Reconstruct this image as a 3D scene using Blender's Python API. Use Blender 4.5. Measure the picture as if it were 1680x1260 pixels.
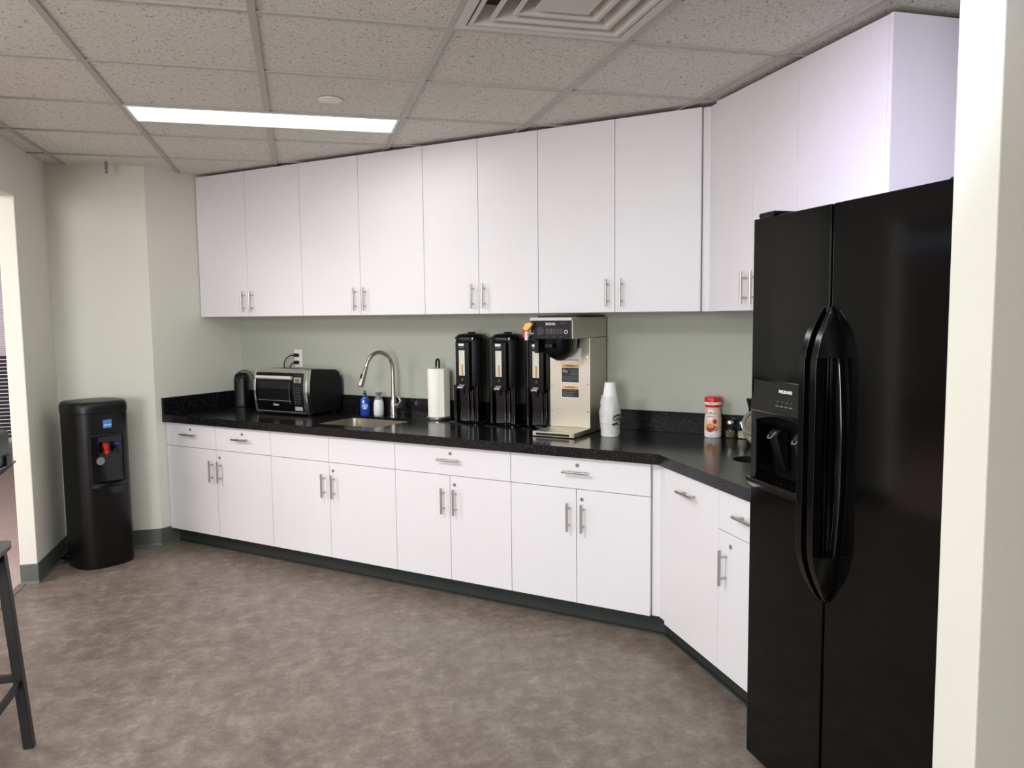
import bpy, bmesh, math, random
from mathutils import Vector, Matrix, geometry
random.seed(4)
PI = math.pi
SC = bpy.context.scene
COL = SC.collection
for o in list(bpy.data.objects): bpy.data.objects.remove(o)

# ------------------------------------------------------------------ camera
H = 2.3605
cam_d = bpy.data.cameras.new('camera'); cam = bpy.data.objects.new('camera', cam_d); COL.objects.link(cam)
SC.camera = cam
cam_d.sensor_width = 36; cam_d.sensor_fit = 'HORIZONTAL'
cam_d.lens = 1305.5 / 1680 * 36
cam_d.clip_start = .02
yw, pt, rl = math.radians(15.364), math.radians(5.0), math.radians(-.631)
F_ = Vector((math.sin(yw)*math.cos(pt), math.cos(yw)*math.cos(pt), -math.sin(pt)))
R_ = Vector((math.cos(yw), -math.sin(yw), 0)); U_ = R_.cross(F_)
R2_ = R_*math.cos(rl) + U_*math.sin(rl); U2_ = U_*math.cos(rl) - R_*math.sin(rl)
mw = Matrix((R2_, U2_, -F_)).transposed().to_4x4(); mw.translation = (0, 0, 1.44)
cam.matrix_world = mw

# ------------------------------------------------------------------ world, exposure, lights
W = bpy.data.worlds.new('world'); SC.world = W; W.use_nodes = True
W.node_tree.nodes['Background'].inputs[0].default_value = (.75, .82, 1, 1)
W.node_tree.nodes['Background'].inputs[1].default_value = .6
SC.view_settings.view_transform = 'Standard'; SC.view_settings.look = 'None'
SC.view_settings.gamma = 1; SC.view_settings.use_curve_mapping = False
SC.view_settings.exposure = 0.07

def area(name, loc, target, sx, sy, power, color, spread=PI):
    l = bpy.data.lights.new(name, 'AREA'); l.shape = 'RECTANGLE'; l.size = sx; l.size_y = sy
    l.energy = power; l.color = color; l.spread = spread
    o = bpy.data.objects.new(name, l); COL.objects.link(o); o.location = loc
    o.rotation_euler = (Vector(target)-Vector(loc)).to_track_quat('-Z', 'Y').to_euler()
    return o
WARM = (.92, .975, 1); COOL = (.74, .68, 1.0)
# added ceiling area lights just out of view, brightening walls and cabinets
LP = dict(a=50, d=5.0, e=3.3, f=42, g=110, i=7, k=175)
area('ceiling_area', (-.85, 2.15, H-.01), (-.85, 2.15, 0), 1.0, .3, LP['a'], WARM)
area('ceiling_area', (.55, 1.75, H-.01), (.55, 1.75, 0), 1.15, .3, LP['i'], WARM)
# troffer above the counter end of the room
area('ceiling_area', (-.07, 3.98, H-.012), (-.07, 3.98, 0), 1.15, .24, LP['d'], WARM)
# added unseen cool light, tinting the end panel of the wall cabinets
area('panel_fill', (.30, 1.0, H-.02), (1.98, 2.12, 1.78), .14, .14, LP['e'], COOL, math.radians(42))
# added soft light from the open left side, lifting the base cabinets
area('soft_fill', (-5.2, 1.6, 1.5), (0, 2.8, 1.0), 5.0, 1.7, LP['f'], (1, .975, .99))
# added unseen fill from behind the camera, for the far left walls
area('soft_fill', (-2.6, -2.4, 1.5), (-.4, 5, 1.2), 1.5, 1.5, LP['k'], (.97, .98, 1))
# daylight of the next room, supplied by an added overhead area light
area('soft_fill', (-3.3, 4.2, 2.5), (-3.1, 5.0, 0), 1.6, 1.6, LP['g'], (1, .93, .92))

# ------------------------------------------------------------------ colour and materials
def lin(r, g, b):
    f = lambda c: (c/255/12.92) if c <= 10 else ((c/255+.055)/1.055)**2.4
    return (f(r), f(g), f(b), 1)
class NT:
    def __init__(s, name):
        s.m = bpy.data.materials.new(name); s.m.use_nodes = True; s.t = s.m.node_tree
        s.b = s.t.nodes['Principled BSDF']
    def n(s, k, **kw):
        x = s.t.nodes.new(k)
        for a, v in kw.items(): setattr(x, a, v)
        return x
    def l(s, a, b): s.t.links.new(a, b)
    def pos(s):
        return s.n('ShaderNodeTexCoord').outputs['Object']
    def noise(s, scale, detail=2, rough=.5, vec=None, dist=0):
        x = s.n('ShaderNodeTexNoise'); x.inputs['Scale'].default_value = scale
        x.inputs['Detail'].default_value = detail; x.inputs['Roughness'].default_value = rough
        x.inputs['Distortion'].default_value = dist
        s.l(vec or s.pos(), x.inputs['Vector']); return x.outputs['Fac']
    def ramp(s, fac, stops):
        x = s.n('ShaderNodeValToRGB'); e = x.color_ramp.elements
        while len(e) < len(stops): e.new(.5)
        for i, (p, c) in enumerate(stops): e[i].position = p; e[i].color = c
        s.l(fac, x.inputs['Fac']); return x.outputs['Color']
    def mix(s, fac, a, b, mode='MIX'):
        x = s.n('ShaderNodeMix', data_type='RGBA', blend_type=mode)
        for sock, v in ((x.inputs['Factor'], fac), (x.inputs[6], a), (x.inputs[7], b)):
            if hasattr(v, 'is_output'): s.l(v, sock)
            else: sock.default_value = v
        return x.outputs[2]
    def bump(s, h, strength=.2, dist=.002):
        x = s.n('ShaderNodeBump'); x.inputs['Strength'].default_value = strength
        x.inputs['Distance'].default_value = dist
        s.l(h, x.inputs['Height']); s.l(x.outputs[0], s.b.inputs['Normal'])
def simple(name, rgb, rough=.5, metal=0, noise=0, nscale=20, bump=0, bscale=200, coat=0, spec=None):
    t = NT(name); c = lin(*rgb)
    t.b.inputs['Roughness'].default_value = rough; t.b.inputs['Metallic'].default_value = metal
    if spec is not None: t.b.inputs['Specular IOR Level'].default_value = spec
    if coat: t.b.inputs['Coat Weight'].default_value = coat; t.b.inputs['Coat Roughness'].default_value = .04
    nz = t.noise(nscale, 3)
    d = tuple(max(0, v*(1-noise)) for v in c[:3])+(1,); e = tuple(min(1, v*(1+noise)) for v in c[:3])+(1,)
    t.l(t.ramp(nz, [(.3, d), (.7, e)]), t.b.inputs['Base Color'])
    if bump: t.bump(t.noise(bscale, 2), bump)
    return t.m
MT = {}
MT['wall'] = simple('painted_wall', (219, 218, 206), .75, noise=.012, nscale=3, bump=.22, bscale=130)
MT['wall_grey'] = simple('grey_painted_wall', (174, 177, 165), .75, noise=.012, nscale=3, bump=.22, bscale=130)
MT['far_wall'] = simple('next_room_wall', (226, 214, 210), .8, noise=.02, bump=.1)
MT['white'] = simple('white_laminate', (225, 222, 225), .42, noise=.008, nscale=6, bump=.05, bscale=500)
MT['carcass'] = simple('cabinet_edge', (120, 118, 122), .6, noise=.03)
MT['under'] = simple('cabinet_underside', (205, 203, 205), .5, noise=.02)
MT['kick'] = simple('toe_kick_rubber', (40, 44, 41), .6, noise=.08, nscale=8)
MT['baseb'] = simple('cove_base_rubber', (84, 88, 84), .5, noise=.05, nscale=5)
MT['black'] = simple('black_plastic', (8, 8, 9), .36, noise=.1, nscale=10, spec=.3)
MT['gloss'] = simple('glossy_black_plastic', (5, 5, 6), .14, noise=.05, spec=.45)
MT['matt'] = simple('matt_black_plastic', (10, 10, 11), .5, noise=.1, bump=.15, bscale=600, spec=.3)
MT['cooler'] = simple('cooler_black_plastic', (10, 10, 10), .38, noise=.1, bump=.1, bscale=500, spec=.35)
MT['fridge'] = simple('black_fridge_enamel', (6, 6, 6), .085, noise=.05, nscale=4, bump=.01, bscale=60, spec=.28)
MT['void'] = simple('dark_hollow', (3, 3, 3), .8)
MT['white_pl'] = simple('white_plastic', (232, 231, 226), .4)
MT['grey_pl'] = simple('grey_plastic', (120, 121, 122), .45)
MT['silver_pl'] = simple('silver_plastic', (180, 181, 180), .35, metal=.5)
MT['bright_pl'] = simple('bright_silver_plastic', (214, 214, 208), .3, metal=.35)
MT['chrome'] = simple('chrome', (225, 225, 225), .12, metal=1)
MT['red'] = simple('red_plastic', (205, 22, 18), .35)
MT['redcap'] = simple('red_cap_plastic', (214, 28, 40), .35, noise=.03)
MT['orange'] = simple('orange_plastic', (240, 120, 40), .4)
MT['yellow'] = simple('pale_orange_plastic', (244, 180, 90), .4)
MT['blue'] = simple('blue_plastic', (30, 50, 150), .4)
MT['label_blue'] = simple('blue_label', (70, 130, 205), .5)
MT['paper'] = simple('paper_towel', (240, 238, 228), .9, noise=.02, bump=.7, bscale=160)
MT['cup'] = simple('white_foam_cup', (238, 237, 235), .55, noise=.02)
MT['ltext'] = simple('light_lettering', (225, 225, 225), .5)
MT['gtext'] = simple('grey_lettering', (120, 122, 120), .5)
MT['dtext'] = simple('dark_lettering', (30, 28, 28), .6)
MT['tbar'] = simple('ceiling_grid_paint', (176, 173, 166), .45, noise=.02)
MT['vent'] = simple('white_painted_metal', (206, 203, 197), .45, noise=.02)
MT['gauge'] = simple('gauge_strip', (205, 206, 192), .35, noise=.03)
MT['coffee'] = simple('amber_gauge_level', (190, 140, 45), .4)
MT['cream_l'] = simple('creamer_label', (228, 203, 180), .45, noise=.03)
MT['pinkl'] = simple('magenta_lettering', (190, 40, 90), .45)
MT['cupred'] = simple('red_cup_print', (160, 40, 25), .45)
MT['cofp'] = simple('coffee_print', (214, 148, 50), .45)
MT['warn'] = simple('warning_orange', (220, 165, 85), .5)
MT['table'] = simple('dark_grey_wood', (92, 92, 90), .38, noise=.08)
MT['stoolm'] = simple('black_painted_steel', (24, 25, 24), .42, noise=.1)
MT['pepper'] = simple('ground_pepper', (120, 110, 88), .9, noise=.4, nscale=300)
MT['sugar'] = simple('cream_packets', (222, 208, 186), .8, noise=.15, nscale=40)
MT['thresh'] = simple('metal_threshold', (128, 122, 116), .4, metal=.3)
MT['soap_w'] = simple('white_soap_plastic', (220, 222, 226), .3)
MT['green'] = simple('green_print', (70, 150, 90), .5)
def brushed(name, rgb, rough, axis=(1, 1, 60)):
    t = NT(name); mp = t.n('ShaderNodeMapping'); mp.inputs['Scale'].default_value = axis
    t.l(t.pos(), mp.inputs['Vector']); nz = t.noise(18, 3, vec=mp.outputs[0]); c = lin(*rgb)
    t.b.inputs['Metallic'].default_value = 1
    t.l(t.ramp(nz, [(.3, tuple(v*.88 for v in c[:3])+(1,)), (.7, c)]), t.b.inputs['Base Color'])
    t.l(t.ramp(nz, [(.2, (rough*.8,)*3+(1,)), (.8, (rough*1.25,)*3+(1,))]), t.b.inputs['Roughness'])
    return t.m
MT['steel'] = brushed('brushed_stainless_steel', (205, 200, 184), .42)
MT['nickel'] = brushed('brushed_nickel', (190, 186, 180), .3)
MT['sinkm'] = brushed('sink_stainless_steel', (200, 194, 180), .3, (30, 1, 1))
def glass(name, rgb=(235, 240, 238), rough=.02, alpha=None):
    t = NT(name); t.b.inputs['Base Color'].default_value = lin(*rgb)
    t.b.inputs['Transmission Weight'].default_value = 1; t.b.inputs['Roughness'].default_value = rough
    t.b.inputs['IOR'].default_value = 1.3
    return t.m
MT['glass'] = glass('clear_glass')
MT['smoke'] = simple('dark_oven_glass', (22, 24, 23), .06, spec=.6)
MT['bluegel'] = simple('blue_soap_bottle', (22, 62, 170), .15, coat=.4, noise=.1, nscale=30)
MT['teal'] = glass('teal_clear_cap', (90, 200, 190), .1)
MT['film'] = simple('clear_plastic_film', (228, 228, 226), .2, noise=.05, nscale=60, bump=1, bscale=45)
def m_floor():
    t = NT('mottled_vinyl_floor')
    a = t.noise(3.2, 8, .68, dist=.1); b = t.noise(13, 8, .72, dist=.15); c = t.noise(60, 3, .6)
    ca = t.ramp(a, [(.30, lin(96, 82, 76)), (.5, lin(121, 109, 99)), (.72, lin(145, 135, 123))])
    cb = t.ramp(b, [(.33, lin(88, 73, 68)), (.52, lin(121, 109, 100)), (.70, lin(160, 149, 134))])
    x = t.mix(.58, ca, cb)
    cc = t.ramp(c, [(.3, (.86, .86, .86, 1)), (.7, (1.08, 1.08, 1.08, 1))])
    t.l(t.mix(1, x, cc, 'MULTIPLY'), t.b.inputs['Base Color'])
    t.b.inputs['Roughness'].default_value = .36; t.b.inputs['Specular IOR Level'].default_value = .4
    t.bump(t.noise(25, 3), .1, .002)
    return t.m
MT['floor'] = m_floor()
def m_pinkfloor():
    t = NT('next_room_floor')
    t.l(t.ramp(t.noise(3, 5, .6, dist=1.5), [(.3, lin(172, 152, 148)), (.7, lin(186, 166, 161))]), t.b.inputs['Base Color'])
    t.b.inputs['Roughness'].default_value = .45; return t.m
MT['pinkfloor'] = m_pinkfloor()
def m_counter():
    t = NT('speckled_black_worktop')
    v = t.n('ShaderNodeTexVoronoi'); v.inputs['Scale'].default_value = 280; t.l(t.pos(), v.inputs['Vector'])
    sp = t.ramp(v.outputs['Color'], [(.0, lin(13, 13, 14)), (.74, lin(15, 15, 16)), (.86, lin(60, 62, 60)), (1, lin(120, 124, 118))])
    n = t.ramp(t.noise(90, 3, .7), [(.35, lin(10, 10, 11)), (.75, lin(34, 34, 35))])
    t.l(t.mix(.5, sp, n), t.b.inputs['Base Color']); t.b.inputs['Roughness'].default_value = .17
    t.b.inputs['Specular IOR Level'].default_value = .3
    return t.m
MT['counter'] = m_counter()
def m_tile():
    t = NT('fissured_acoustic_tile')
    p = t.pos()
    a = t.noise(85, 4, .75, dist=1.2); b = t.noise(150, 3, .7)
    ca = t.ramp(a, [(.37, lin(84, 79, 73)), (.415, lin(222, 221, 212)), (1, lin(230, 229, 220))])
    cb = t.ramp(b, [(.33, lin(120, 114, 108)), (.41, (1, 1, 1, 1)), (1, (1, 1, 1, 1))])
    big = t.ramp(t.noise(1.2, 2), [(.3, (.95, .95, .95, 1)), (.7, (1, 1, 1, 1))])
    x = t.mix(1, t.mix(.7, ca, cb, 'MULTIPLY'), big, 'MULTIPLY')
    t.l(x, t.b.inputs['Base Color']); t.b.inputs['Roughness'].default_value = .9
    t.bump(a, .5, .002)
    return t.m
MT['tile'] = m_tile()
def emit(name, rgb, s):
    t = NT(name); t.b.inputs['Emission Color'].default_value = lin(*rgb); t.b.inputs['Emission Strength'].default_value = s
    t.b.inputs['Base Color'].default_value = lin(*rgb); return t.m
MT['lamp'] = emit('glowing_lens', (255, 250, 240), 2.6)
MT['daywin'] = emit('daylit_window', (235, 232, 245), .8)
MT['lcd'] = emit('dim_display', (90, 96, 40), .12)

# ------------------------------------------------------------------ mesh helpers
def frame_from(d):
    d = Vector(d).normalized(); a = Vector((0, 0, 1)) if abs(d.z) < .95 else Vector((1, 0, 0))
    x = a.cross(d).normalized(); return x, d.cross(x)
class MB:
    def __init__(s): s.bm = bmesh.new()
    def box(s, x0, y0, z0, x1, y1, z1, mx=None):
        vs = [s.bm.verts.new(p) for p in [(x0,y0,z0),(x1,y0,z0),(x1,y1,z0),(x0,y1,z0),(x0,y0,z1),(x1,y0,z1),(x1,y1,z1),(x0,y1,z1)]]
        for f in [(0,3,2,1),(4,5,6,7),(0,1,5,4),(1,2,6,5),(2,3,7,6),(3,0,4,7)]: s.bm.faces.new([vs[i] for i in f])
        if mx: bmesh.ops.transform(s.bm, matrix=mx, verts=vs)
        return s
    def loft(s, rings, caps=True, closed=True, flip=False):
        R = [[s.bm.verts.new(p) for p in r] for r in rings]
        n = len(R[0])
        for a, b in zip(R, R[1:]):
            for i in range(n if closed else n-1):
                j = (i+1) % n
                q = [a[i], a[j], b[j], b[i]]
                s.bm.faces.new(q[::-1] if flip else q)
        if caps:
            s.bm.faces.new(R[0] if flip else R[0][::-1]); s.bm.faces.new(R[-1][::-1] if flip else R[-1])
        return s
    def prism(s, pts, z0, z1):
        return s.loft([[(x, y, z0) for x, y in pts], [(x, y, z1) for x, y in pts]])
    def lathe(s, prof, cx=0, cy=0, n=28, caps=True):
        return s.loft([[(cx+r*math.cos(2*PI*i/n), cy+r*math.sin(2*PI*i/n), z) for i in range(n)] for r, z in prof], caps)
    def cyl(s, a, b, r, r2=None, n=16):
        a, b = Vector(a), Vector(b); x, y = frame_from(b-a); r2 = r if r2 is None else r2
        return s.loft([[tuple(p+x*q*math.cos(2*PI*i/n)+y*q*math.sin(2*PI*i/n)) for i in range(n)] for p, q in ((a, r), (b, r2))])
    def tube(s, pts, r, n=10, sq=None):
        pts = [Vector(p) for p in pts]; rings = []
        up = None
        for i, p in enumerate(pts):
            d = (pts[min(i+1, len(pts)-1)] - pts[max(i-1, 0)]).normalized()
            if up is None: x, y = frame_from(d)
            else:
                y = up - d*up.dot(d); y.normalize(); x = y.cross(d)
            up = y; q = r[i] if isinstance(r, (list, tuple)) else r
            rings.append([tuple(p+x*q*math.cos(2*PI*k/n)*(sq or 1)+y*q*math.sin(2*PI*k/n)) for k in range(n)])
        return s.loft(rings)
    def build(s, name, mat, parent=None, bevel=0, smooth=False, loc=None, rotz=None, seg=2, rot=None):
        bmesh.ops.recalc_face_normals(s.bm, faces=s.bm.faces[:])
        me = bpy.data.meshes.new(name); s.bm.to_mesh(me); s.bm.free(); s.bm = None
        if smooth:
            for p in me.polygons: p.use_smooth = True
            if hasattr(me, 'set_sharp_from_angle'): me.set_sharp_from_angle(angle=math.radians(40))
        o = bpy.data.objects.new(name, me); COL.objects.link(o)
        me.materials.append(MT[mat] if isinstance(mat, str) else mat)
        if parent is not None: o.parent = parent
        if loc is not None: o.location = loc
        if rotz is not None: o.rotation_euler = (0, 0, rotz)
        if rot is not None: o.rotation_euler = rot
        if bevel:
            b = o.modifiers.new('bevel', 'BEVEL'); b.width = bevel; b.segments = seg; b.limit_method = 'ANGLE'; b.angle_limit = math.radians(50)
        return o
def rrect(w, d, r, n=5, cx=0, cy=0):
    out = []
    for sx, sy, a0 in ((1, 1, 0), (-1, 1, 90), (-1, -1, 180), (1, -1, 270)):
        for i in range(n+1):
            a = math.radians(a0+90*i/n); out.append((cx+sx*(w/2-r)+r*math.cos(a), cy+sy*(d/2-r)+r*math.sin(a)))
    return out
def tag(o, label, cat, group=None):
    o['label'] = label; o['category'] = cat
    if group: o['group'] = group
    return o
def thing(name, label, cat, loc=(0, 0, 0), rotz=0, group=None):
    o = bpy.data.objects.new(name, None); COL.objects.link(o); o.location = loc; o.rotation_euler = (0, 0, rotz)
    o.empty_display_size = .05
    return tag(o, label, cat, group)
def struct(o): o['kind'] = 'structure'; return o
def text(body, size, mat, parent, mx, name='lettering', depth=.0006, align='CENTER', bold=0):
    c = bpy.data.curves.new(name, 'FONT'); c.body = body; c.size = size; c.extrude = depth; c.align_x = align; c.align_y = 'CENTER'
    c.offset = bold
    t = bpy.data.objects.new('tmp_text', c); COL.objects.link(t)
    dg = bpy.context.evaluated_depsgraph_get(); me = bpy.data.meshes.new_from_object(t.evaluated_get(dg))
    bpy.data.objects.remove(t); me.name = name
    o = bpy.data.objects.new(name, me); COL.objects.link(o); me.materials.clear(); me.materials.append(MT[mat])
    o.parent = parent; o.matrix_local = mx; return o
def facing(x, y, z, dx=1, dy=0):
    """matrix: text on a vertical face; reading direction (dx,dy) in the parent's frame"""
    X = Vector((dx, dy, 0)).normalized(); Z = Vector((X.y, -X.x, 0)); m = Matrix((X, Vector((0, 0, 1)), Z)).transposed().to_4x4()
    m.translation = (x, y, z); return m
q = 2**-.5
def M(t, d, z=0): return ((d-t)*q, (d+t)*q, z)
RM, RD = -PI/4, -PI/2

# ------------------------------------------------------------------ room shell
DW, TQ, XD = 3.909, 4.4034, 2.138
Zc = .833
ZT = H+.008
A0 = M(TQ, DW); A1 = (XD, DW/q-XD)      # back corner, right corner
XR, YP, YJ = -1.3902, 5.3832, 4.804
PQ = (YP-TQ/q, YP)
MB().prism([(-1.47, -3.2), (4.2, -3.2), (4.2, 6.3), (-1.47, 6.3)], -.1, 0).build('floor', 'floor')['kind'] = 'structure'
MB().prism([(-7, -3.2), (-1.47, -3.2), (-1.47, 12), (-7, 12)], -.1, -.001).build('floor', 'pinkfloor')['kind'] = 'structure'
# threshold strip between the two floors
struct(MB().box(-1.485, 1.2, 0, -1.45, YJ, .004).build('trim_1', 'thresh'))
def wall(name, a, b, th, side, z0=0, z1=ZT, mat='wall'):
    a, b = Vector(a[:2]), Vector(b[:2]); d = (b-a).normalized(); n = Vector((-d.y, d.x))*side*th
    return struct(MB().prism([tuple(a), tuple(b), tuple(b+n), tuple(a+n)], z0, z1).build(name, mat))
# one solid block behind each wall face, butted at the corners
def poly_wall(name, pts, z0=0, z1=ZT, mat='wall', bevel=0): return struct(MB().prism(pts, z0, z1).build(name, mat, bevel=bevel))
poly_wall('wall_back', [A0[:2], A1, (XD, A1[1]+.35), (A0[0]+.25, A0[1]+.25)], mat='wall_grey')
poly_wall('wall_left', [PQ, A0[:2], (A0[0]+.25, A0[1]+.25), (PQ[0], YP+.9)])
poly_wall('wall_rear', [(XR, YP), PQ, (PQ[0], YP+.12), (XR, YP+.12)])
poly_wall('wall_side', [(XR, YJ), (XR, YP+.12), (XR-.085, YP+.12), (XR-.085, YJ)], bevel=.004)
MB().prism([(XR, -2.6), (XR, YJ), (XR-.085, YJ), (XR-.085, -2.6)], 2.09, ZT).build('wall_side', 'wall')['kind'] = 'structure'
poly_wall('wall_side', [(XR, -3.1), (XR, -2.6), (XR-.085, -2.6), (XR-.085, -3.1)])
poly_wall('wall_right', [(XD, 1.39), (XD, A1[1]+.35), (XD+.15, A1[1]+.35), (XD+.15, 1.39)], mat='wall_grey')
poly_wall('wall_front', [(1.343, 1.275), (3.9, 1.275), (3.9, 1.388), (1.343, 1.388)], bevel=.003)
poly_wall('wall_behind', [(-6.9, -3.2), (4.1, -3.2), (4.1, -3.1), (-6.9, -3.1)])
poly_wall('wall_right', [(3.9, -3.1), (4.05, -3.1), (4.05, 1.388), (3.9, 1.388)])
# next room
poly_wall('wall_far', [(-6.9, 10.6), (-1.2, 10.6), (-1.2, 10.7), (-6.9, 10.7)], mat='far_wall')
poly_wall('wall_far', [(-1.475, YP+.12), (-1.35, YP+.12), (-1.35, 10.6), (-1.475, 10.6)], mat='far_wall')
poly_wall('wall_far', [(-6.9, -3.1), (-6.8, -3.1), (-6.8, 10.6), (-6.9, 10.6)], mat='far_wall')
struct(MB().prism([(-6.9, -3.2), (XR-.085, -3.2), (XR-.085, 10.7), (-6.9, 10.7)], 2.62, 2.7).build('ceiling', 'vent'))
poly_wall('wall_far', [(XR-.085, -3.1), (XR-.04, -3.1), (XR-.04, 10.6), (XR-.085, 10.6)], ZT, 2.62, mat='far_wall')

# baseboards (rubber cove base) with a small foot
def cove(name, a, b, side):
    a, b = Vector(a[:2]), Vector(b[:2]); d = (b-a).normalized(); n = Vector((-d.y, d.x))*side
    prof = [(0, 0), (.012, 0), (.006, .006), (.004, .014), (.004, .104), (.002, .108), (0, .108)]
    struct(MB().loft([[(p.x+n.x*u, p.y+n.y*u, v) for u, v in prof] for p in (a, b)]).build(name, 'baseb'))
cove('baseboard_rear', (XR, YP), PQ, -1)
cove('baseboard_left', PQ, M(TQ, 3.34), -1)
cove('baseboard_side', (XR, YJ-.004), (XR, YP), -1)
cove('baseboard_jamb', (XR-.085, YJ), (XR+.004, YJ), -1)
cove('baseboard_front', (1.343, 1.275), (3.9, 1.275), -1)
cove('baseboard_front', (1.343, 1.388), (1.343, 1.271), -1)

# ------------------------------------------------------------------ ceiling
S = .6096; GX, GY, GA = -.7006, 2.0129, -.0083
def in_cell(c, r): return (GX+c*S, GY+r*S)
mb = MB()
for c in range(-2, 8):
    for r in range(-9, 8):
        x0, y0, x1, y1 = c*S, r*S, (c+1)*S, (r+1)*S
        if c in (0, 1) and r == 3: y0 += S/2
        if c == 2 and r == 0: continue
        if c == -2: x0 = -1.25*S
        if c == 7 and r > 0: continue
        mb.box(x0, y0, H+.007, x1, y1, H+.02)
ceil = mb.build('ceiling', 'tile', loc=(GX, GY, 0), rotz=GA); struct(ceil)
struct(MB().prism([(-1.43, -3.2), (4.2, -3.2), (4.2, 6.4), (-1.43, 6.4)], H+.15, H+.2).build('ceiling', 'vent'))
mb = MB(); hw = .012
def tee(x0, y0, x1, y1): mb.box(x0, y0, H, x1, y1, H+.007); 
for c in range(-1, 8):
    if c == 1: tee(c*S-hw, -8.3*S, c*S+hw, 3*S+.009); tee(c*S-hw, 3.5*S-.009, c*S+hw, 7.2*S)
    elif c < 5: tee(c*S-hw, -8.3*S, c*S+hw, 7.2*S)
    else: tee(c*S-hw, -8.3*S, c*S+hw, 3*S)
for r in range(-8, 8):
    x1 = 7*S if r < 1 else 6*S
    for c in range(-2, 8 if r < 1 else 6):
        a = c*S+hw; b = (c+1)*S-hw
        if c == -2: a = -1.2*S
        tee(a, r*S-hw*.75, b, r*S+hw*.75)
tee(hw, 3.5*S-hw*.75, S-hw, 3.5*S+hw*.75); tee(S+hw, 3.5*S-hw*.75, 2*S-hw, 3.5*S+hw*.75)
grid = mb.build('trim_2', 'tbar', loc=(GX, GY, 0), rotz=GA); struct(grid)
def gpos(x, y, z):
    c, s = math.cos(GA), math.sin(GA); return (GX+x*c-y*s, GY+x*s+y*c, z)
# ceiling lamp
L = thing('ceiling_light', 'long narrow recessed ceiling lamp, lit white', 'ceiling light', gpos(0, 3*S, H), GA)
w, dd = 2*S-hw, S/2-hw*.75
mb = MB(); y0 = hw*.75
for b in ((hw, y0, w, y0+.012), (hw, dd-.012, w, dd), (hw, y0+.012, hw+.012, dd-.012), (w-.012, y0+.012, w, dd-.012)): mb.box(b[0], b[1], -.003, b[2], b[3], .012)
mb.build('frame', 'white_pl', L)
mb = MB()
mb.box(hw, y0, .012, w, y0+.004, .075).box(hw, dd-.004, .012, w, dd, .075).box(hw, y0+.004, .012, hw+.004, dd-.004, .075).box(w-.004, y0+.004, .012, w, dd-.004, .075)
mb.build('housing', 'white_pl', L)
MB().box(hw+.004, y0+.004, .045, w-.004, dd-.004, .05).build('diffuser', 'lamp', L)
# vent
V = thing('air_vent', 'square white four way ceiling air diffuser with nested louvres', 'air vent', gpos(2.5*S, .5*S, H), GA)
def ringq(hs0, z0, hs1, z1, th=.002):
    mb = MB(); R = lambda h, z: [(-h, -h, z), (h, -h, z), (h, h, z), (-h, h, z)]
    mb.loft([R(hs0, z0), R(hs1, z1), R(hs1, z1+th), R(hs0, z0+th), R(hs0, z0)], caps=False); return mb
HS = S/2-hw
mb = MB()
for h in (0,):
    o_, i_ = HS, HS-.03
    for b in ((-o_, -o_, o_, -i_), (-o_, i_, o_, o_), (-o_, -i_, -i_, i_), (i_, -i_, o_, i_)): mb.box(b[0], b[1], -.002, b[2], b[3], .003)
mb.build('frame', 'vent', V)
for k, (h, zi) in enumerate(((.262, .0), (.205, .0), (.145, .0))):
    R4 = lambda hh, z: [(-hh, -hh, z), (hh, -hh, z), (hh, hh, z), (-hh, hh, z)]
    m_ = MB(); m_.loft([R4(h-.048, .052), R4(h-.006, .004), R4(h-.006, -.002), R4(h-.02, -.002), R4(h-.022, .002), R4(h-.052, .05), R4(h-.048, .052)], caps=False)
    m_.build('louvre', 'vent', V)
m_ = MB(); m_.loft([[(-h, -h, z), (h, -h, z), (h, h, z), (-h, h, z)] for h, z in ((.088, -.002), (.082, -.003), (.05, .012), (.03, .012))])
m_.build('center_plate', 'vent', V)
MB().lathe([(.006, .008), (.006, .013)], n=12).build('screw', 'grey_pl', V)
MB().box(-HS, -HS, .085, HS, HS, .09).build('duct_back', 'void', V)
MB().loft([[(-h, -h, z), (h, -h, z), (h, h, z), (-h, h, z)] for h, z in ((HS-.03, .003), (HS-.05, .085))], caps=False).build('collar', 'vent', V)
tag(MB().lathe([(.046, 0), (.050, .002), (.050, .006), (.046, .007)]).build('sprinkler_cap', 'white_pl', None, smooth=True, loc=(.190, 3.576, H-.002)),
    'small round white cover plate on the ceiling tile behind the long lamp', 'sprinkler cover')
hk = thing('ceiling_hook', 'small grey metal hook strip hanging from ceiling edge above the water cooler', 'hook', (-1.02, 5.22, H))
MB().box(-.008, -.001, -.07, .008, .001, 0).build('strap', 'grey_pl', hk)
MB().cyl((-.008, -.002, -.052), (.008, -.002, -.052), .004, n=8).build('pin', 'tbar', hk)

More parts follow.
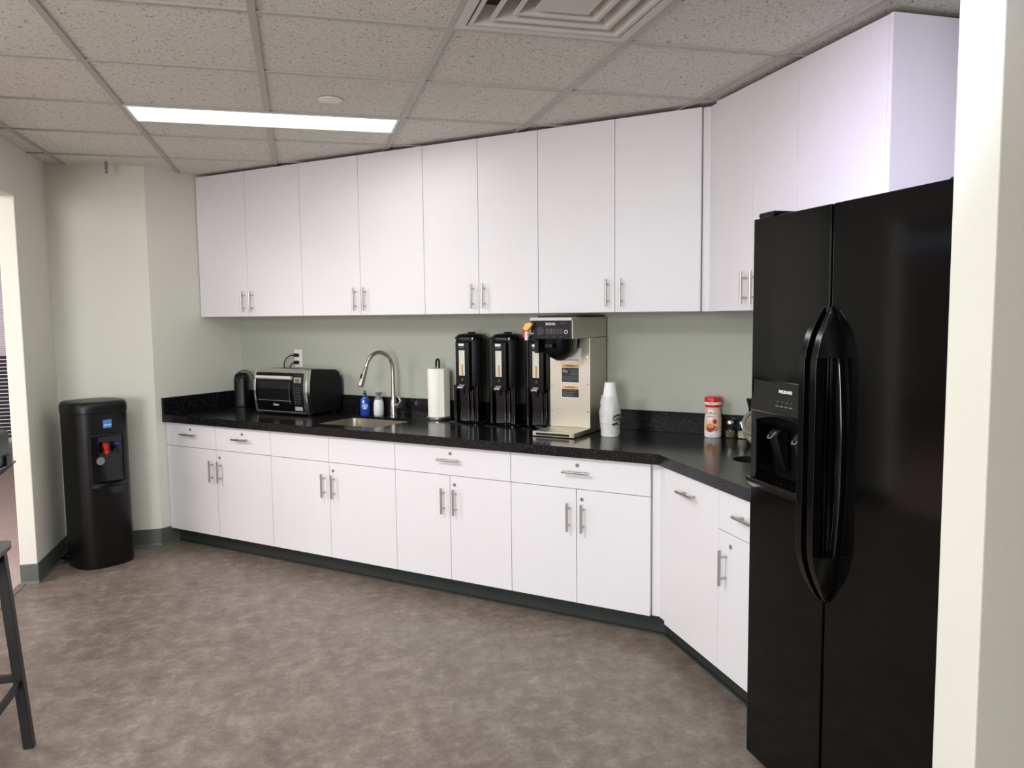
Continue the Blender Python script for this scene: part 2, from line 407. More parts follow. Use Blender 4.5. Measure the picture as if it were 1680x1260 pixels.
# ------------------------------------------------------------------ cabinets
Z0, Z1, Z2 = .0967, .636, .7851
Z4, Z5 = 1.4439, 2.351
DM, DU = 3.2778, 3.5811
g = .0014
def pull(parent, x, z, vertical=True, ln=.132, y=0):
    r = .0058; off = -.030
    h = MB()
    if vertical:
        h.cyl((x, y+off, z-ln/2), (x, y+off, z+ln/2), r, n=14)
        for s in (-1, 1): h.cyl((x, y+.000, z+s*.040), (x, y+off, z+s*.040), .0045, n=10)
    else:
        h.cyl((x-ln/2, y+off, z), (x+ln/2, y+off, z), r, n=14)
        for s in (-1, 1): h.cyl((x+s*.040, y, z), (x+s*.040, y+off, z), .0045, n=10)
    return h.build('handle', 'nickel', parent, smooth=True)
def lock(parent, x, z):
    MB().cyl((x, .001, z), (x, -.003, z), .0085, n=16).build('lock', 'grey_pl', parent, smooth=True)
def panel(name, x0, x1, z0, z1, parent, t=.019):
    return MB().box(x0+g, 0, z0+g, x1-g, t, z1-g).build(name, 'white', parent, bevel=.0008)
def body(parent, w, dep, z0, z1, y0=.0205, xi=.001):
    return MB().box(xi, y0, z0, w-xi, dep, z1).build('body', 'carcass', parent)

def base_unit(name, label, loc, rot, wl, fronts, kick=True, dep=.615, sinkcut=False):
    """fronts: list of (kind, x0, x1, options)"""
    w = wl; t = thing(name, label, 'base cabinet', loc, rot, 'white base cabinets under the worktop')
    if sinkcut:
        mb = MB()
        mb.box(.001, .0205, Z0, w-.001, dep, .12); mb.box(.001, .0205, .12, .02, dep, Z2); mb.box(w-.02, .0205, .12, w-.001, dep, Z2)
        mb.box(.02, .0205, .12, w-.02, .04, Z2); mb.box(.02, dep-.02, .12, w-.02, dep, Z2)
        mb.build('body', 'carcass', t)
    else: body(t, w, dep, Z0, Z2)
    if kick:
        kx = .054 if kick == 2 else 0; mb = MB(); mb.box(0, .065, 0, w+kx, .085, Z0); mb.box(0, .052, 0, w+kx-.005*(kx > 0), .065, .008); mb.build('toe_kick', 'kick', t)
    for f in fronts:
        k, x0, x1 = f[:3]; o = f[3] if len(f) > 3 else {}
        p = panel(dict(dr='drawer', ff='false_front', do='door', tall='door')[k], x0, x1, {'dr': Z1, 'ff': Z1, 'do': Z0, 'tall': Z0}[k], {'dr': Z2, 'ff': Z2, 'do': Z1, 'tall': Z2}[k], t)
        if k == 'dr':
            pull(p, o.get('hx', (x0+x1)/2), .716, False)
            if o.get('lock', 1): lock(p, (x0+x1)/2, .747)
        if k == 'tall': pull(p, o['hx'], .715, False)
        if k == 'do':
            pull(p, o['hx'], .505, True)
            if o.get('lock'): lock(p, o['lx'] if 'lx' in o else o['hx'], .590)
    return t
tb = [4.396, 3.9459, 3.4826, 3.0352, 2.5763, 2.2313, 1.877, 1.5304, 1.1728]
tb[0] = 4.400
def base_pair(i, label, kind):
    a, b, c = tb[i], tb[i+1], tb[i+2]; w = a-c; m = a-b
    fr = []
    if kind == 'two': fr += [('dr', 0, m), ('dr', m, w)]
    if kind == 'false': fr += [('ff', 0, m), ('ff', m, w)]
    if kind == 'one': fr += [('dr', 0, w)]
    fr += [('do', 0, m, dict(hx=m-.036)), ('do', m, w, dict(hx=m+.036, lock=1, lx=m+.028))]
    return base_unit('base_cabinet', label, M(a, DM, 0), RM, w, fr, sinkcut=(kind == 'false'), kick=2 if i == 6 else True)
base_pair(0, 'leftmost white base cabinet with two drawers side by side over two doors', 'two')
base_pair(2, 'white base cabinet under the sink with two plain false fronts and no drawer pulls', 'false')
base_pair(4, 'white base cabinet with one wide drawer, below the paper towels and black coffee dispensers', 'one')
cc = base_pair(6, 'white base cabinet with one wide drawer below the coffee brewer, next to corner filler', 'one')
# corner filler of that cabinet and its toe kick return
mb = MB(); wf = tb[6]-tb[8]; mb.box(wf+.0015, .019, Z0, wf+.0375, .030, Z2)
mb.build('filler', 'white', cc)
XB = 1.5078
yb = [3.048, 2.6018, 2.195]
c1 = base_unit('base_cabinet', 'tall pull out white base cabinet door with horizontal pull, right of inside corner', (XB, yb[0], 0), RD, yb[0]-yb[1],
    [('tall', 0, yb[0]-yb[1], dict(hx=.223))], kick=False)
c2 = base_unit('base_cabinet', 'white base cabinet with drawer over single door, beside the black refrigerator', (XB, yb[1], 0), RD, yb[1]-yb[2],
    [('dr', 0, yb[1]-yb[2], dict(lock=0, hx=.206)), ('do', 0, yb[1]-yb[2], dict(hx=.058, lock=1, lx=.087))], kick=False)
for c_, w_ in ((c1, yb[0]-yb[1]), (c2, yb[1]-yb[2])):
    x_ = -.104 if c_ is c1 else 0
    mb = MB(); mb.box(x_, .065, 0, w_, .085, Z0); mb.box(x_, .052, 0, w_, .065, .008); mb.build('toe_kick', 'kick', c_)
MB().box(-.0885, .019, Z0, -.0015, .030, Z2).build('filler', 'white', c1)

def upper(name, label, loc, rot, w, splits, hx, z0=Z4, dep=.325, cat='wall cabinet', hz=1.538, noh=()):
    t = thing(name, label, cat, loc, rot, 'white wall cabinets')
    body(t, w, dep, z0, Z5)
    MB().box(.0015, .021, z0-.0015, w-.0015, dep, z0-.0002).build('bottom_panel', 'under', t)
    xs = [0]+splits+[w]
    for i in range(len(xs)-1):
        p = panel('door', xs[i], xs[i+1], z0, Z5, t)
        if hx[i] is not None: pull(p, hx[i], hz, True)
    return t
tu = [4.3978, 3.9494, 3.4868, 3.0332, 2.5811, 2.2308, 1.8775, 1.465, 1.0492]
names = ['leftmost pair of white wall cabinet doors, against the left wall above the toaster oven', 'white double door wall cabinet above the sink, second pair from the left',
         'white double door wall cabinet above the paper towels and black coffee dispensers', 'wide white double door wall cabinet above the coffee brewer']
for k in range(4):
    a, b, c = tu[2*k:2*k+3]; m = a-b
    u_ = upper('wall_cabinet', names[k], M(a, DU, 0), RM, a-c, [m], [m-.036, m+.036])
wf = tu[6]-tu[8]
MB().box(wf+.0015, .019, Z4, wf+.0400, .030, Z5).build('filler', 'white', u_)
XU = 1.8082
yu = [3.1812, 2.8842, 2.5941, 2.1207]
w1 = yu[0]-yu[1]; w2 = yu[0]-yu[2]
u5 = upper('wall_cabinet', 'narrow double door white wall cabinet between inside corner and refrigerator', (XU, yu[0], 0), RD, w2, [w1], [w1-.034, w1+.034])
MB().box(-.0800, .019, Z4, -.0015, .030, Z5).build('filler', 'white', u5)
u6 = upper('wall_cabinet', 'short white wall cabinet above the black refrigerator with one wide door', (XU, yu[2], 0), RD, yu[2]-yu[3]-.019, [], [None], z0=1.75)
MB().box(yu[2]-yu[3]-.018, -.0005, 1.748, yu[2]-yu[3], .326, Z5).build('end_panel', 'white', u6, bevel=.0008)

# ------------------------------------------------------------------ worktop
DC, XC = 3.2522, 1.4995
corner = (XC, DC/q-XC)
outer = [M(TQ-.001, DC)[:2], corner, (XC, 2.192), (XD-.002, 2.192), (XD-.002, A1[1]-.001), M(TQ-.001, DW-.0015)[:2]]
st0, st1, sd0, sd1 = 2.76, 3.26, 3.36, 3.735
sc = ((st0+st1)/2, (sd0+sd1)/2)
sink_pts = [M(sc[0]-x, sc[1]+y)[:2] for x, y in rrect(st1-st0, sd1-sd0, .06, 6)]
hc = (1.815, 2.86); hr = .085
hole = [(hc[0]+hr*math.cos(2*PI*i/36), hc[1]+hr*math.sin(2*PI*i/36)) for i in range(36)]
def slab(loops, z0, z1):
    bm = bmesh.new(); allp = [p for l in loops for p in l]
    tris = geometry.tessellate_polygon([[Vector((x, y, 0)) for x, y in l] for l in loops])
    top = [bm.verts.new((x, y, z1)) for x, y in allp]; bot = [bm.verts.new((x, y, z0)) for x, y in allp]
    for t in tris: bm.faces.new([top[i] for i in t]); bm.faces.new([bot[i] for i in t[::-1]])
    k = 0
    for l in loops:
        n = len(l)
        for i in range(n): j = (i+1) % n; bm.faces.new([top[k+i], top[k+j], bot[k+j], bot[k+i]])
        k += n
    m = MB(); m.bm.free(); m.bm = bm; return m
Zu = .7862
CT = thing('worktop', 'continuous speckled black worktop with low backsplash, running around the corner', 'worktop', (0, 0, 0))
sl_ = slab([outer, sink_pts[::-1], hole[::-1]], Zc-.014, Zc)
inn = [(M(TQ-.001, DC+.02)[0], M(TQ-.001, DC+.02)[1]), (XC+.02, (DC+.02)/q-XC-.02), (XC+.02, 2.192)]
for a_, b_, c_, d__ in ((outer[0], outer[1], inn[1], inn[0]), (outer[1], outer[2], inn[2], inn[1])):
    sl_.prism([a_, b_, c_, d__], Zu, Zc-.0141)
sl_.build('top', 'counter', CT)
# backsplash
bz = .938; bt = .019
mb = MB()
mb.prism([M(TQ-.001, DW-.0015)[:2], (XD-.002, A1[1]-.002), (XD-.002-bt, A1[1]-.002-bt*(math.sqrt(2)-1)+.0), M(TQ-.001-bt, DW-.0015-bt)[:2]], Zc, bz)
mb.build('back_splash', 'counter', CT, bevel=.0015)
MB().prism([M(TQ-.001, DC)[:2], M(TQ-.001, DW-.0015)[:2], M(TQ-.001-bt, DW-.0015-bt)[:2], M(TQ-.001-bt, DC)[:2]], Zc, bz).build('side_splash', 'counter', CT, bevel=.0015)
MB().prism([(XD-.002, A1[1]-.002), (XD-.002, 2.192), (XD-.002-bt, 2.192), (XD-.002-bt, A1[1]-.002-bt*(math.sqrt(2)-1))], Zc, bz).build('side_splash', 'counter', CT, bevel=.0015)
MB().loft([[(hc[0]+r*math.cos(2*PI*i/36), hc[1]+r*math.sin(2*PI*i/36), z) for i in range(36)] for r, z in ((hr-.001, Zc+.0005), (hr-.001, Zu), (hr-.004, Zu), (hr-.004, Zc+.0005), (hr-.001, Zc+.0005))], caps=False).build('hole_liner', 'void', CT, smooth=True)
MB().lathe([(hr-.002, Zu+.0005), (hr-.002, Zu+.002)], hc[0], hc[1]).build('hole_floor', 'void', CT)
# sink
SK = thing('sink', 'undermount brushed stainless steel sink bowl set in the black worktop', 'sink', M(sc[0], sc[1], Zc-.0145), RM)
mb = MB(); w_, d_ = st1-st0, sd1-sd0
R3 = lambda s_, r, z: [(x, y, z) for x, y in rrect(w_+s_, d_+s_, r, 6)]
mb.loft([R3(-.004, .058, 0), R3(-.008, .056, -.12), R3(-.03, .05, -.158), R3(-.06, .045, -.165), R3(-.3, .02, -.170)], caps=False)
bowl = mb
bm = bowl.bm; 
vs = [v for v in bm.verts if abs(v.co.z+.170) < 1e-5]; 
bm.faces.new(vs)
bowl.build('bowl', 'sinkm', SK, smooth=True)
MB().lathe([(.042, -.1695), (.042, -.167), (.030, -.166), (.028, -.168)], 0, .02).build('drain', 'chrome', SK, smooth=True)
# faucet
FA = thing('faucet', 'brushed nickel pull down gooseneck kitchen faucet behind the sink', 'faucet', M(2.995, 3.812, Zc), RM)
MB().lathe([(.027, 0), (.027, .004), (.022, .007), (.021, .06), (.020, .085), (.017, .10)], n=28).build('base', 'nickel', FA, smooth=True)
pts = [(0, 0, .09), (0, 0, .18), (0, 0, .265)]
cy, cz, rr = -.098, .285, .098
for i in range(0, 15):
    a = math.radians(0+i*(168)/14); pts.append((0, cy+rr*math.cos(a), cz+rr*1.08*math.sin(a)))
p_end = Vector(pts[-1]); dr_ = (Vector(pts[-1])-Vector(pts[-2])).normalized()
pts = [(p[0]-.25*abs(p[1]), p[1]*.97, p[2]) for p in pts]
MB().tube(pts, [.0165, .013] + [.0115]*(len(pts)-2), 16).build('neck', 'nickel', FA, smooth=True)
e = Vector(pts[-1]); dv = (Vector(pts[-1])-Vector(pts[-2])).normalized(); dv = Vector((dv.x-.03, dv.y-.10, dv.z)).normalized()
sp = [e-dv*.005, e+dv*.02, e+dv*.03, e+dv*.085, e+dv*.115]
MB().tube(sp, [.0115, .0125, .015, .0185, .019], 18).build('spray_head', 'nickel', FA, smooth=True)
MB().tube([sp[-1], sp[-1]+dv*.004], [.0165, .015], 16).build('nozzle', 'grey_pl', FA, smooth=True)
MB().tube([e+dv*.045+Vector((0, -.017, .004)), e+dv*.07+Vector((0, -.019, .004))], .005, 8).build('button', 'matt', FA, smooth=True)
MB().cyl((.015, 0, .062), (.052, -.004, .068), .016, .017, 18).build('valve', 'nickel', FA, smooth=True)
MB().tube([(.040, 0, .072), (.052, 0, .092), (.044, .0, .112), (.036, .0, .118)], [.008, .007, .006, .005], 10).build('handle', 'nickel', FA, smooth=True)

# ------------------------------------------------------------------ can opener
CO = thing('can_opener', 'small black electric can opener with its cord looped over, in the counter corner', 'can opener', M(4.285, 3.80, Zc), -.22)
mb = MB(); mb.loft([[(x, y, z) for x, y in rrect(w_, d_, r_, 5)] for w_, d_, r_, z in ((.100, .125, .03, 0), (.108, .13, .035, .01), (.098, .115, .035, .05), (.094, .10, .032, .16), (.090, .098, .03, .20), (.078, .085, .03, .222), (.05, .055, .02, .232))])
mb.build('housing', 'black', CO, smooth=True)
MB().cyl((-.012, -.046, .186), (-.012, -.066, .186), .010, n=20).build('cutter', 'black', CO, smooth=True)
MB().box(-.026, -.052, .196, .024, -.034, .206).build('lever', 'black', CO, bevel=.004)
pts = []
for i in range(25):
    a = math.radians(-8+196*i/24); pts.append((.069*math.cos(a)+.006, .035-.0*i, .165+.078*math.sin(a)))
pts = [(.088, .03, .015), (.092, .032, .07), (.085, .035, .12)]+pts[1:]+[(-.063, .035, .10), (-.055, .05, .03), (-.03, .072, .008)]
MB().tube(pts, .0032, 8).build('cord', 'black', CO, smooth=True)

# ------------------------------------------------------------------ toaster oven
TW, TH, TD = .452, .274, .30
TO = thing('toaster_oven', 'black and chrome countertop toaster oven left of the sink', 'toaster oven', M(3.905, 3.575, Zc), RM)
mb = MB(); z0 = .011
def tprof(y, grow=0): return None
sec = [(0.012, z0), (TD-.03, z0), (TD-.01, z0+.02), (TD, z0+.08), (TD-.004, z0+.20), (TD-.03, z0+.25), (TD-.06, z0+TH-.012), (.03, z0+TH), (.012, z0+TH-.003)]
mb.loft([[(x, y, z) for y, z in sec] for x in (0, TW)])
mb.build('body', 'matt', TO, bevel=.006)
# curved chrome surround
def yb_(z):  # front bulge
    u = (z-z0)/TH; return -.018*math.sin(PI*min(max(u, 0), 1))
def strip(x0, x1, z_0, z_1, off, th, n=8):
    m = MB(); rs = []
    for i in range(n+1):
        z = z_0+(z_1-z_0)*i/n; y = yb_(z)+off
        rs.append([(x0, y, z), (x1, y, z), (x1, y+th, z), (x0, y+th, z)])
    return m.loft(rs)
m = strip(-.002, .016, z0+.0, z0+TH+.002, -.004, .03); f0 = m
f0.build('left_trim', 'chrome', TO, bevel=.004)
strip(TW-.028, TW+.003, z0, z0+TH+.002, -.008, .034).build('right_trim', 'chrome', TO, bevel=.006)
strip(.0162, TW-.0285, z0+TH-.026, z0+TH+.002, -.003, .03, 3).build('top_trim', 'chrome', TO, bevel=.004)
strip(.0162, TW-.0285, z0-.001, z0+.012, -.004, .03, 2).build('bottom_trim', 'chrome', TO, bevel=.003)
dd_ = strip(.018, .335, z0+.0125, z0+TH-.028, -.002, .012, 8).build('door', 'gloss', TO)
strip(.045, .308, z0+.075, z0+TH-.075, -.0035, .0012, 8).build('window', 'smoke', dd_)
m = MB(); 
for x in (.03, .32): m.cyl((x, yb_(.24)-.004, z0+TH-.058), (x, yb_(.24)-.012, z0+TH-.058), .006, n=10)
m.tube([(.034, -.026, z0+TH-.052), (.335, -.026, z0+TH-.052)], .0115, 14, sq=1.0)
m.build('handle', 'bright_pl', dd_, smooth=True)
strip(.308, .309, z0+.06, z0+TH-.08, -.006, .003).build('seam', 'grey_pl', dd_)
MB().tube([(.035, yb_(z0+.078)-.004, z0+.078), (.318, yb_(z0+.078)-.004, z0+.078)], .0012, 6).build('rail', 'silver_pl', dd_)
text('Oster', .020, 'ltext', dd_, facing(.185, yb_(z0+.05)-.0035, z0+.052))
pn = strip(.337, TW-.0295, z0+.0125, z0+TH-.028, -.004, .012).build('control_panel', 'black', TO)
m = MB(); m.box(.346, yb_(.22)-.006, z0+.188, .404, yb_(.22)+.004, z0+.226); m.build('display_frame', 'silver_pl', pn, bevel=.001)
MB().box(.356, yb_(.22)-.0075, z0+.196, .392, yb_(.22)+.002, z0+.218).build('display', 'lcd', pn)
m = MB()
for r_ in range(8):
    for c_ in range(3):
        zz = z0+.065+r_*.0135; m.box(.348+c_*.020, yb_(zz)-.0052, zz, .358+c_*.020, yb_(zz)-.003, zz+.003)
m.build('button_marks', 'gtext', pn)
m = MB(); m.box(.346, yb_(.04)-.008, z0+.022, .406, yb_(.04)+.001, z0+.046); m.build('badge', 'silver_pl', pn, bevel=.001)
# side vents
for zz0, nr in ((.150, 6), (.070, 4)):
    m = MB()
    for col in range(3):
        for r_ in range(nr): m.box(TW+.0002, .07+col*.066, z0+zz0+r_*.015, TW+.0012, .118+col*.066, z0+zz0+.004+r_*.015)
    m.build('side_vent', 'void', TO)
for x, y in ((.03, .03), (TW-.03, .03), (.03, TD-.05), (TW-.03, TD-.05)): MB().lathe([(.012, 0), (.014, z0+.003)], x, y, 12).build('foot', 'black', TO, smooth=True)
# power outlet on the wall with plugs
OU = thing('power_outlet', 'white wall outlet with two black plugs, behind the toaster oven', 'outlet', M(3.857, DW, 1.163), RM)
MB().box(-.036, -.006, -.059, .036, 0, .059).build('cover_plate', 'white_pl', OU, bevel=.003)
for s in (-1, 1): MB().box(-.017, -.009, s*.024-.014, .017, -.006, s*.024+.014).build('socket', 'white_pl', OU, bevel=.003)
def cord(owner, z0_, z1_, pts):
    bpy.context.view_layer.update()
    ml = owner.matrix_world.inverted() @ OU.matrix_world
    c = MB().tube(pts, .0035, 8).build('power_cord', 'black', owner, smooth=True); c.matrix_local = ml
    MB().box(-.020, -.034, z0_, .013, -.0095, z1_).build('plug', 'black', c, bevel=.005)
cord(TO, .012, .034, [(-.015, -.026, .023), (-.045, -.035, .020), (-.075, -.04, .002), (-.095, -.042, -.03), (-.105, -.032, -.08), (-.10, -.028, -.14), (-.08, -.026, -.20)])
cord(CO, -.036, -.014, [(-.01, -.026, -.026), (-.04, -.03, -.035), (-.07, -.026, -.08), (-.12, -.028, -.20), (-.20, -.03, -.318), (-.36, -.05, -.324)])

# ------------------------------------------------------------------ soap bottles
SB = thing('dish_soap_bottle', 'blue dish soap bottle with clear teal cap behind the sink', 'soap bottle', M(3.20, 3.79, Zc), -.15)
mb = MB(); mb.loft([[(x, y, z) for x, y in rrect(w_, d_, r_, 5)] for w_, d_, r_, z in ((.052, .036, .012, 0), (.058, .040, .016, .006), (.060, .040, .018, .04), (.056, .038, .018, .07), (.058, .038, .018, .088), (.040, .030, .014, .106), (.024, .024, .011, .116))])
mb.build('bottle', 'bluegel', SB, smooth=True)
MB().lathe([(.013, .116), (.013, .130), (.009, .133), (.0075, .147), (.003, .15)], n=16).build('cap', 'teal', SB, smooth=True)
lb = MB().cyl((0, -.0195, .055), (0, -.0208, .055), .019, n=24).build('front_label', 'label_blue', SB)
text('Dawn', .013, 'ltext', SB, facing(0, -.0212, .060), bold=.0004)
m = MB(); m.box(-.009, -.0216, .046, .010, -.0207, .050); m.box(-.011, -.0216, .038, .011, -.0207, .041); m.build('label_print', 'ltext', SB)
LB = thing('soap_dispenser', 'translucent white soap bottle with grey top next to the faucet', 'soap dispenser', M(3.105, 3.805, Zc), RM)
MB().lathe([(.027, 0), (.031, .006), (.032, .04), (.030, .08), (.024, .098)], n=24).build('bottle', 'soap_w', LB, smooth=True)
MB().lathe([(.0245, .098), (.022, .108), (.014, .117), (.013, .127), (.020, .130), (.022, .137), (.016, .142)], n=24).build('lid', 'grey_pl', LB, smooth=True)

# ------------------------------------------------------------------ paper towel
PT = thing('paper_towel_roll', 'white paper towel roll standing on its steel holder', 'paper towel roll', M(2.665, 3.811, Zc), RM)
prof = [(.018, .018), (.0595, .018), (.0605, .022), (.0605, .294), (.059, .298), (.018, .298)]
MB().lathe(prof, n=40, caps=False).build('roll', 'paper', PT, smooth=True)
m = MB(); m.loft([[(x, y, z) for x, y in ((.030, -.052), (.062, -.030), (.066, -.005), (.067, .02), (.0655, .02), (.0645, -.005), (.0605, -.030), (.029, -.0505))] for z in (.020, .296)]); m.build('loose_sheet', 'paper', PT, smooth=True)
PH = thing('paper_towel_holder', 'steel paper towel holder with round weighted base and looped top', 'holder', M(2.665, 3.811, Zc), RM)
MB().lathe([(.072, 0), (.074, .003), (.074, .013), (.070, .017), (.02, .0175)], n=40).build('base', 'nickel', PH, smooth=True)
MB().cyl((0, 0, .0176), (0, 0, .315), .006).build('rod', 'nickel', PH, smooth=True)
pts = [(.010, 0, .303), (.012, 0, .322), (.010, 0, .342), (.005, 0, .350), (-.005, 0, .350), (-.010, 0, .342), (-.012, 0, .322), (-.010, 0, .303)]
MB().tube(pts, .0062, 10, sq=1).build('finial', 'matt', PH, smooth=True)

# ------------------------------------------------------------------ coffee dispensers
def dispenser(label, t, d):
    D = thing('coffee_dispenser', label, 'coffee dispenser', M(t, d, Zc), RM, 'black coffee dispensers')
    # local y negative = front
    def ring(w_, y0, y1, r, z):
        return [(x, y, z) for x, y in rrect(w_, y1-y0, r, 6, 0, (y0+y1)/2)]
    m = MB(); m.loft([ring(.196, -.10, .10, .02, 0), ring(.198, -.102, .10, .03, .006), ring(.17, -.085, .09, .03, .014), ring(.12, -.07, .05, .03, .018)]); m.build('base', 'gloss', D, smooth=True)
    m = MB(); m.loft([ring(.150, -.045, .086, .03, .016), ring(.146, -.040, .086, .03, .1), ring(.152, -.048, .088, .03, .215)]); m.build('column', 'gloss', D, smooth=True)
    for sx in (-1, 1):
        m = MB(); m.loft([[(sx*.072+x, -.045+y, z) for x, y in rrect(.022, .03, .010, 4)] for z in (.012, .215)]); m.build('support', 'gloss', D, smooth=True)
    m = MB()
    for x in (.012, .040): m.cyl((x, -.047, .02), (x, -.050, .21), .005, n=8)
    m.build('ribs', 'gloss', D, smooth=True)
    # tank
    m = MB(); m.loft([ring(.165, -.06, .088, .055, .205), ring(.172, -.066, .09, .06, .22), ring(.172, -.066, .09, .06, .455), ring(.166, -.062, .088, .06, .470)]); m.build('tank', 'matt', D, smooth=True)
    m = MB(); m.loft([ring(.176, -.07, .094, .062, .4702), ring(.176, -.07, .094, .062, .482), ring(.15, -.055, .08, .06, .498), ring(.10, -.03, .055, .04, .503)]); m.build('lid', 'gloss', D, smooth=True)
    MB().lathe([(.022, .5031), (.024, .508), (.02, .511)], 0, .012, 20).build('lid_knob', 'black', D, smooth=True)
    m = MB(); m.loft([ring(.090, -.089, -.05, .010, .192), ring(.092, -.092, -.05, .010, .205), ring(.092, -.092, -.05, .010, .455), ring(.086, -.084, -.05, .010, .462)])
    fp = m.build('front_panel', 'black', D, smooth=True)
    MB().box(-.019, -.0945, .272, .019, -.0922, .412).build('gauge', 'gauge', fp, bevel=.001)
    m = MB(); m.box(-.002, -.0955, .275, .008, -.0946, .335); m.build('gauge_level', 'coffee', fp)
    m = MB()
    for k in range(9): m.box(-.016, -.0952, .282+k*.014, -.009, -.0946, .2835+k*.014)
    m.build('gauge_marks', 'gtext', fp)
    MB().box(-.020, -.0945, .436, .014, -.0922, .449).build('name_label', 'ltext', fp)
    MB().box(-.018, -.0938, .426, .014, -.0922, .430).build('label_line', 'gtext', fp)
    m = MB(); m.cyl((-.006, -.0935, .245), (.006, -.0935, .257), .0016, n=6); m.cyl((.006, -.0935, .257), (.004, -.0935, .243), .0014, n=6); m.build('cup_symbol', 'gtext', fp)
    fc = MB().cyl((0, -.085, .212), (0, -.085, .170), .014, .010, 16).build('faucet', 'black', D, smooth=True)
    m = MB(); m.loft([[(-.017, -.092, .213), (.017, -.092, .213), (.017, -.092, .223), (-.017, -.092, .223)], [(-.018, -.118, .203), (.018, -.118, .203), (.018, -.118, .209), (-.018, -.118, .209)]]); m.build('tap_lever', 'silver_pl', fc, bevel=.002)
    return D
dispenser('left black coffee dispenser, beside the paper towel roll', 2.418, 3.784)
dispenser('middle black coffee dispenser standing between two identical ones', 2.182, 3.784)
dispenser('right black coffee dispenser partly hidden behind the steel coffee brewer', 1.955, 3.784)

# ------------------------------------------------------------------ coffee brewer
BW = .226
BR = thing('coffee_brewer', 'tall stainless steel coffee brewer with black front panel on the worktop', 'coffee maker', M(1.862, 3.47, Zc), RM)
# column
MB().box(0, .202, .026, BW, .415, .486).build('column', 'steel', BR, bevel=.002)
MB().box(0, .0, .486, BW, .415, .590).build('head', 'steel', BR, bevel=.002)
m = MB(); m.box(.01, .05, .5902, BW-.01, .40, .598); m.build('top_lid', 'black', BR, bevel=.002)
m = MB(); m.box(0, .008, .003, BW, .415, .0255); m.build('tray', 'steel', BR, bevel=.001)
m = MB(); m.box(.004, .0, .006, BW-.004, .008, .023); tr = m.build('tray_front', 'steel', BR)
MB().box(.022, -.0015, .009, BW-.022, .0, .020).build('tray_inset', 'void', tr)
for x, y in ((.02, .03), (BW-.02, .03), (.02, .40), (BW-.02, .40)): MB().lathe([(.008, 0), (.008, .003)], x, y, 10).build('foot', 'black', BR)
fp = MB().box(.004, -.010, .484, BW-.004, -.0002, .574).build('control_panel', 'black', BR, bevel=.003)
MB().box(.0, -.012, .575, BW, -.0003, .5895).build('top_trim', 'silver_pl', BR, bevel=.001)
text('BUNN', .0185, 'ltext', fp, facing(.112, -.0103, .558), bold=.0002)
MB().box(.165, -.0106, .562, .197, -.0100, .5635).build('small_print', 'gtext', fp)
MB().lathe([(.020, -.0102), (.019, -.017)], n=20).build('power_switch', 'gloss', fp).matrix_local = Matrix.Translation((.057, 0, .524)) @ Matrix.Rotation(PI/2, 4, 'X') @ Matrix.Translation((0, 0, .0205))
m = MB()
for k in range(5): m.box(.084+k*.019, -.0115, .508, .099+k*.019, -.0100, .538)
m.build('rocker_switches', 'gloss', fp, bevel=.001)
m = MB()
for k in range(3): m.box(.086+k*.038, -.0106, .497, .096+k*.038, -.0100, .4985)
m.build('switch_labels', 'gtext', fp)
rg = MB().cyl((.196, -.0102, .521), (.196, -.013, .521), .0095, n=20).build('ready_light', 'ltext', fp, smooth=True)
MB().cyl((.196, -.0131, .521), (.196, -.0145, .521), .0062, n=20).build('light_face', 'black', rg, smooth=True)
# funnel under head
m = MB()
m.loft([[(x, y, z) for x, y in rrect(w_, d_, r_, 6, .108, .10)] for w_, d_, r_, z in ((.03, .03, .012, .375), (.10, .10, .04, .395), (.150, .155, .06, .425), (.165, .175, .07, .484))])
m.build('funnel', 'black', BR, smooth=True)
MB().box(.012, .01, .415, .034, .12, .483).build('funnel_rail', 'matt', BR, bevel=.002)
MB().box(.088, -.03, .44, .128, .035, .465).build('funnel_handle', 'black', BR, bevel=.006)
# hot water faucet, left of head
hw_ = MB().cyl((-.012, -.026, .480), (-.012, -.026, .524), .009, n=14).build('hot_water_faucet', 'white_pl', BR, smooth=True)
MB().cyl((-.012, -.026, .510), (.02, -.008, .512), .007, n=12).build('arm', 'chrome', hw_, smooth=True)
m = MB(); m.loft([[(-.030, y, .492), (-.016, y, .492), (-.014, y, .520), (-.004, y, .538), (-.014, y, .552), (-.030, y, .532)] for y in (-.036, -.012)]); m.build('tap_handle', 'red', hw_, bevel=.003)
m = MB(); m.loft([[(-.0155, y, .527), (.0, y, .528), (.022, y, .552), (.02, y, .566), (-.012, y, .562), (-.028, y, .538)] for y in (-.038, -.014)]); m.build('tap_lever', 'yellow', hw_, bevel=.003)
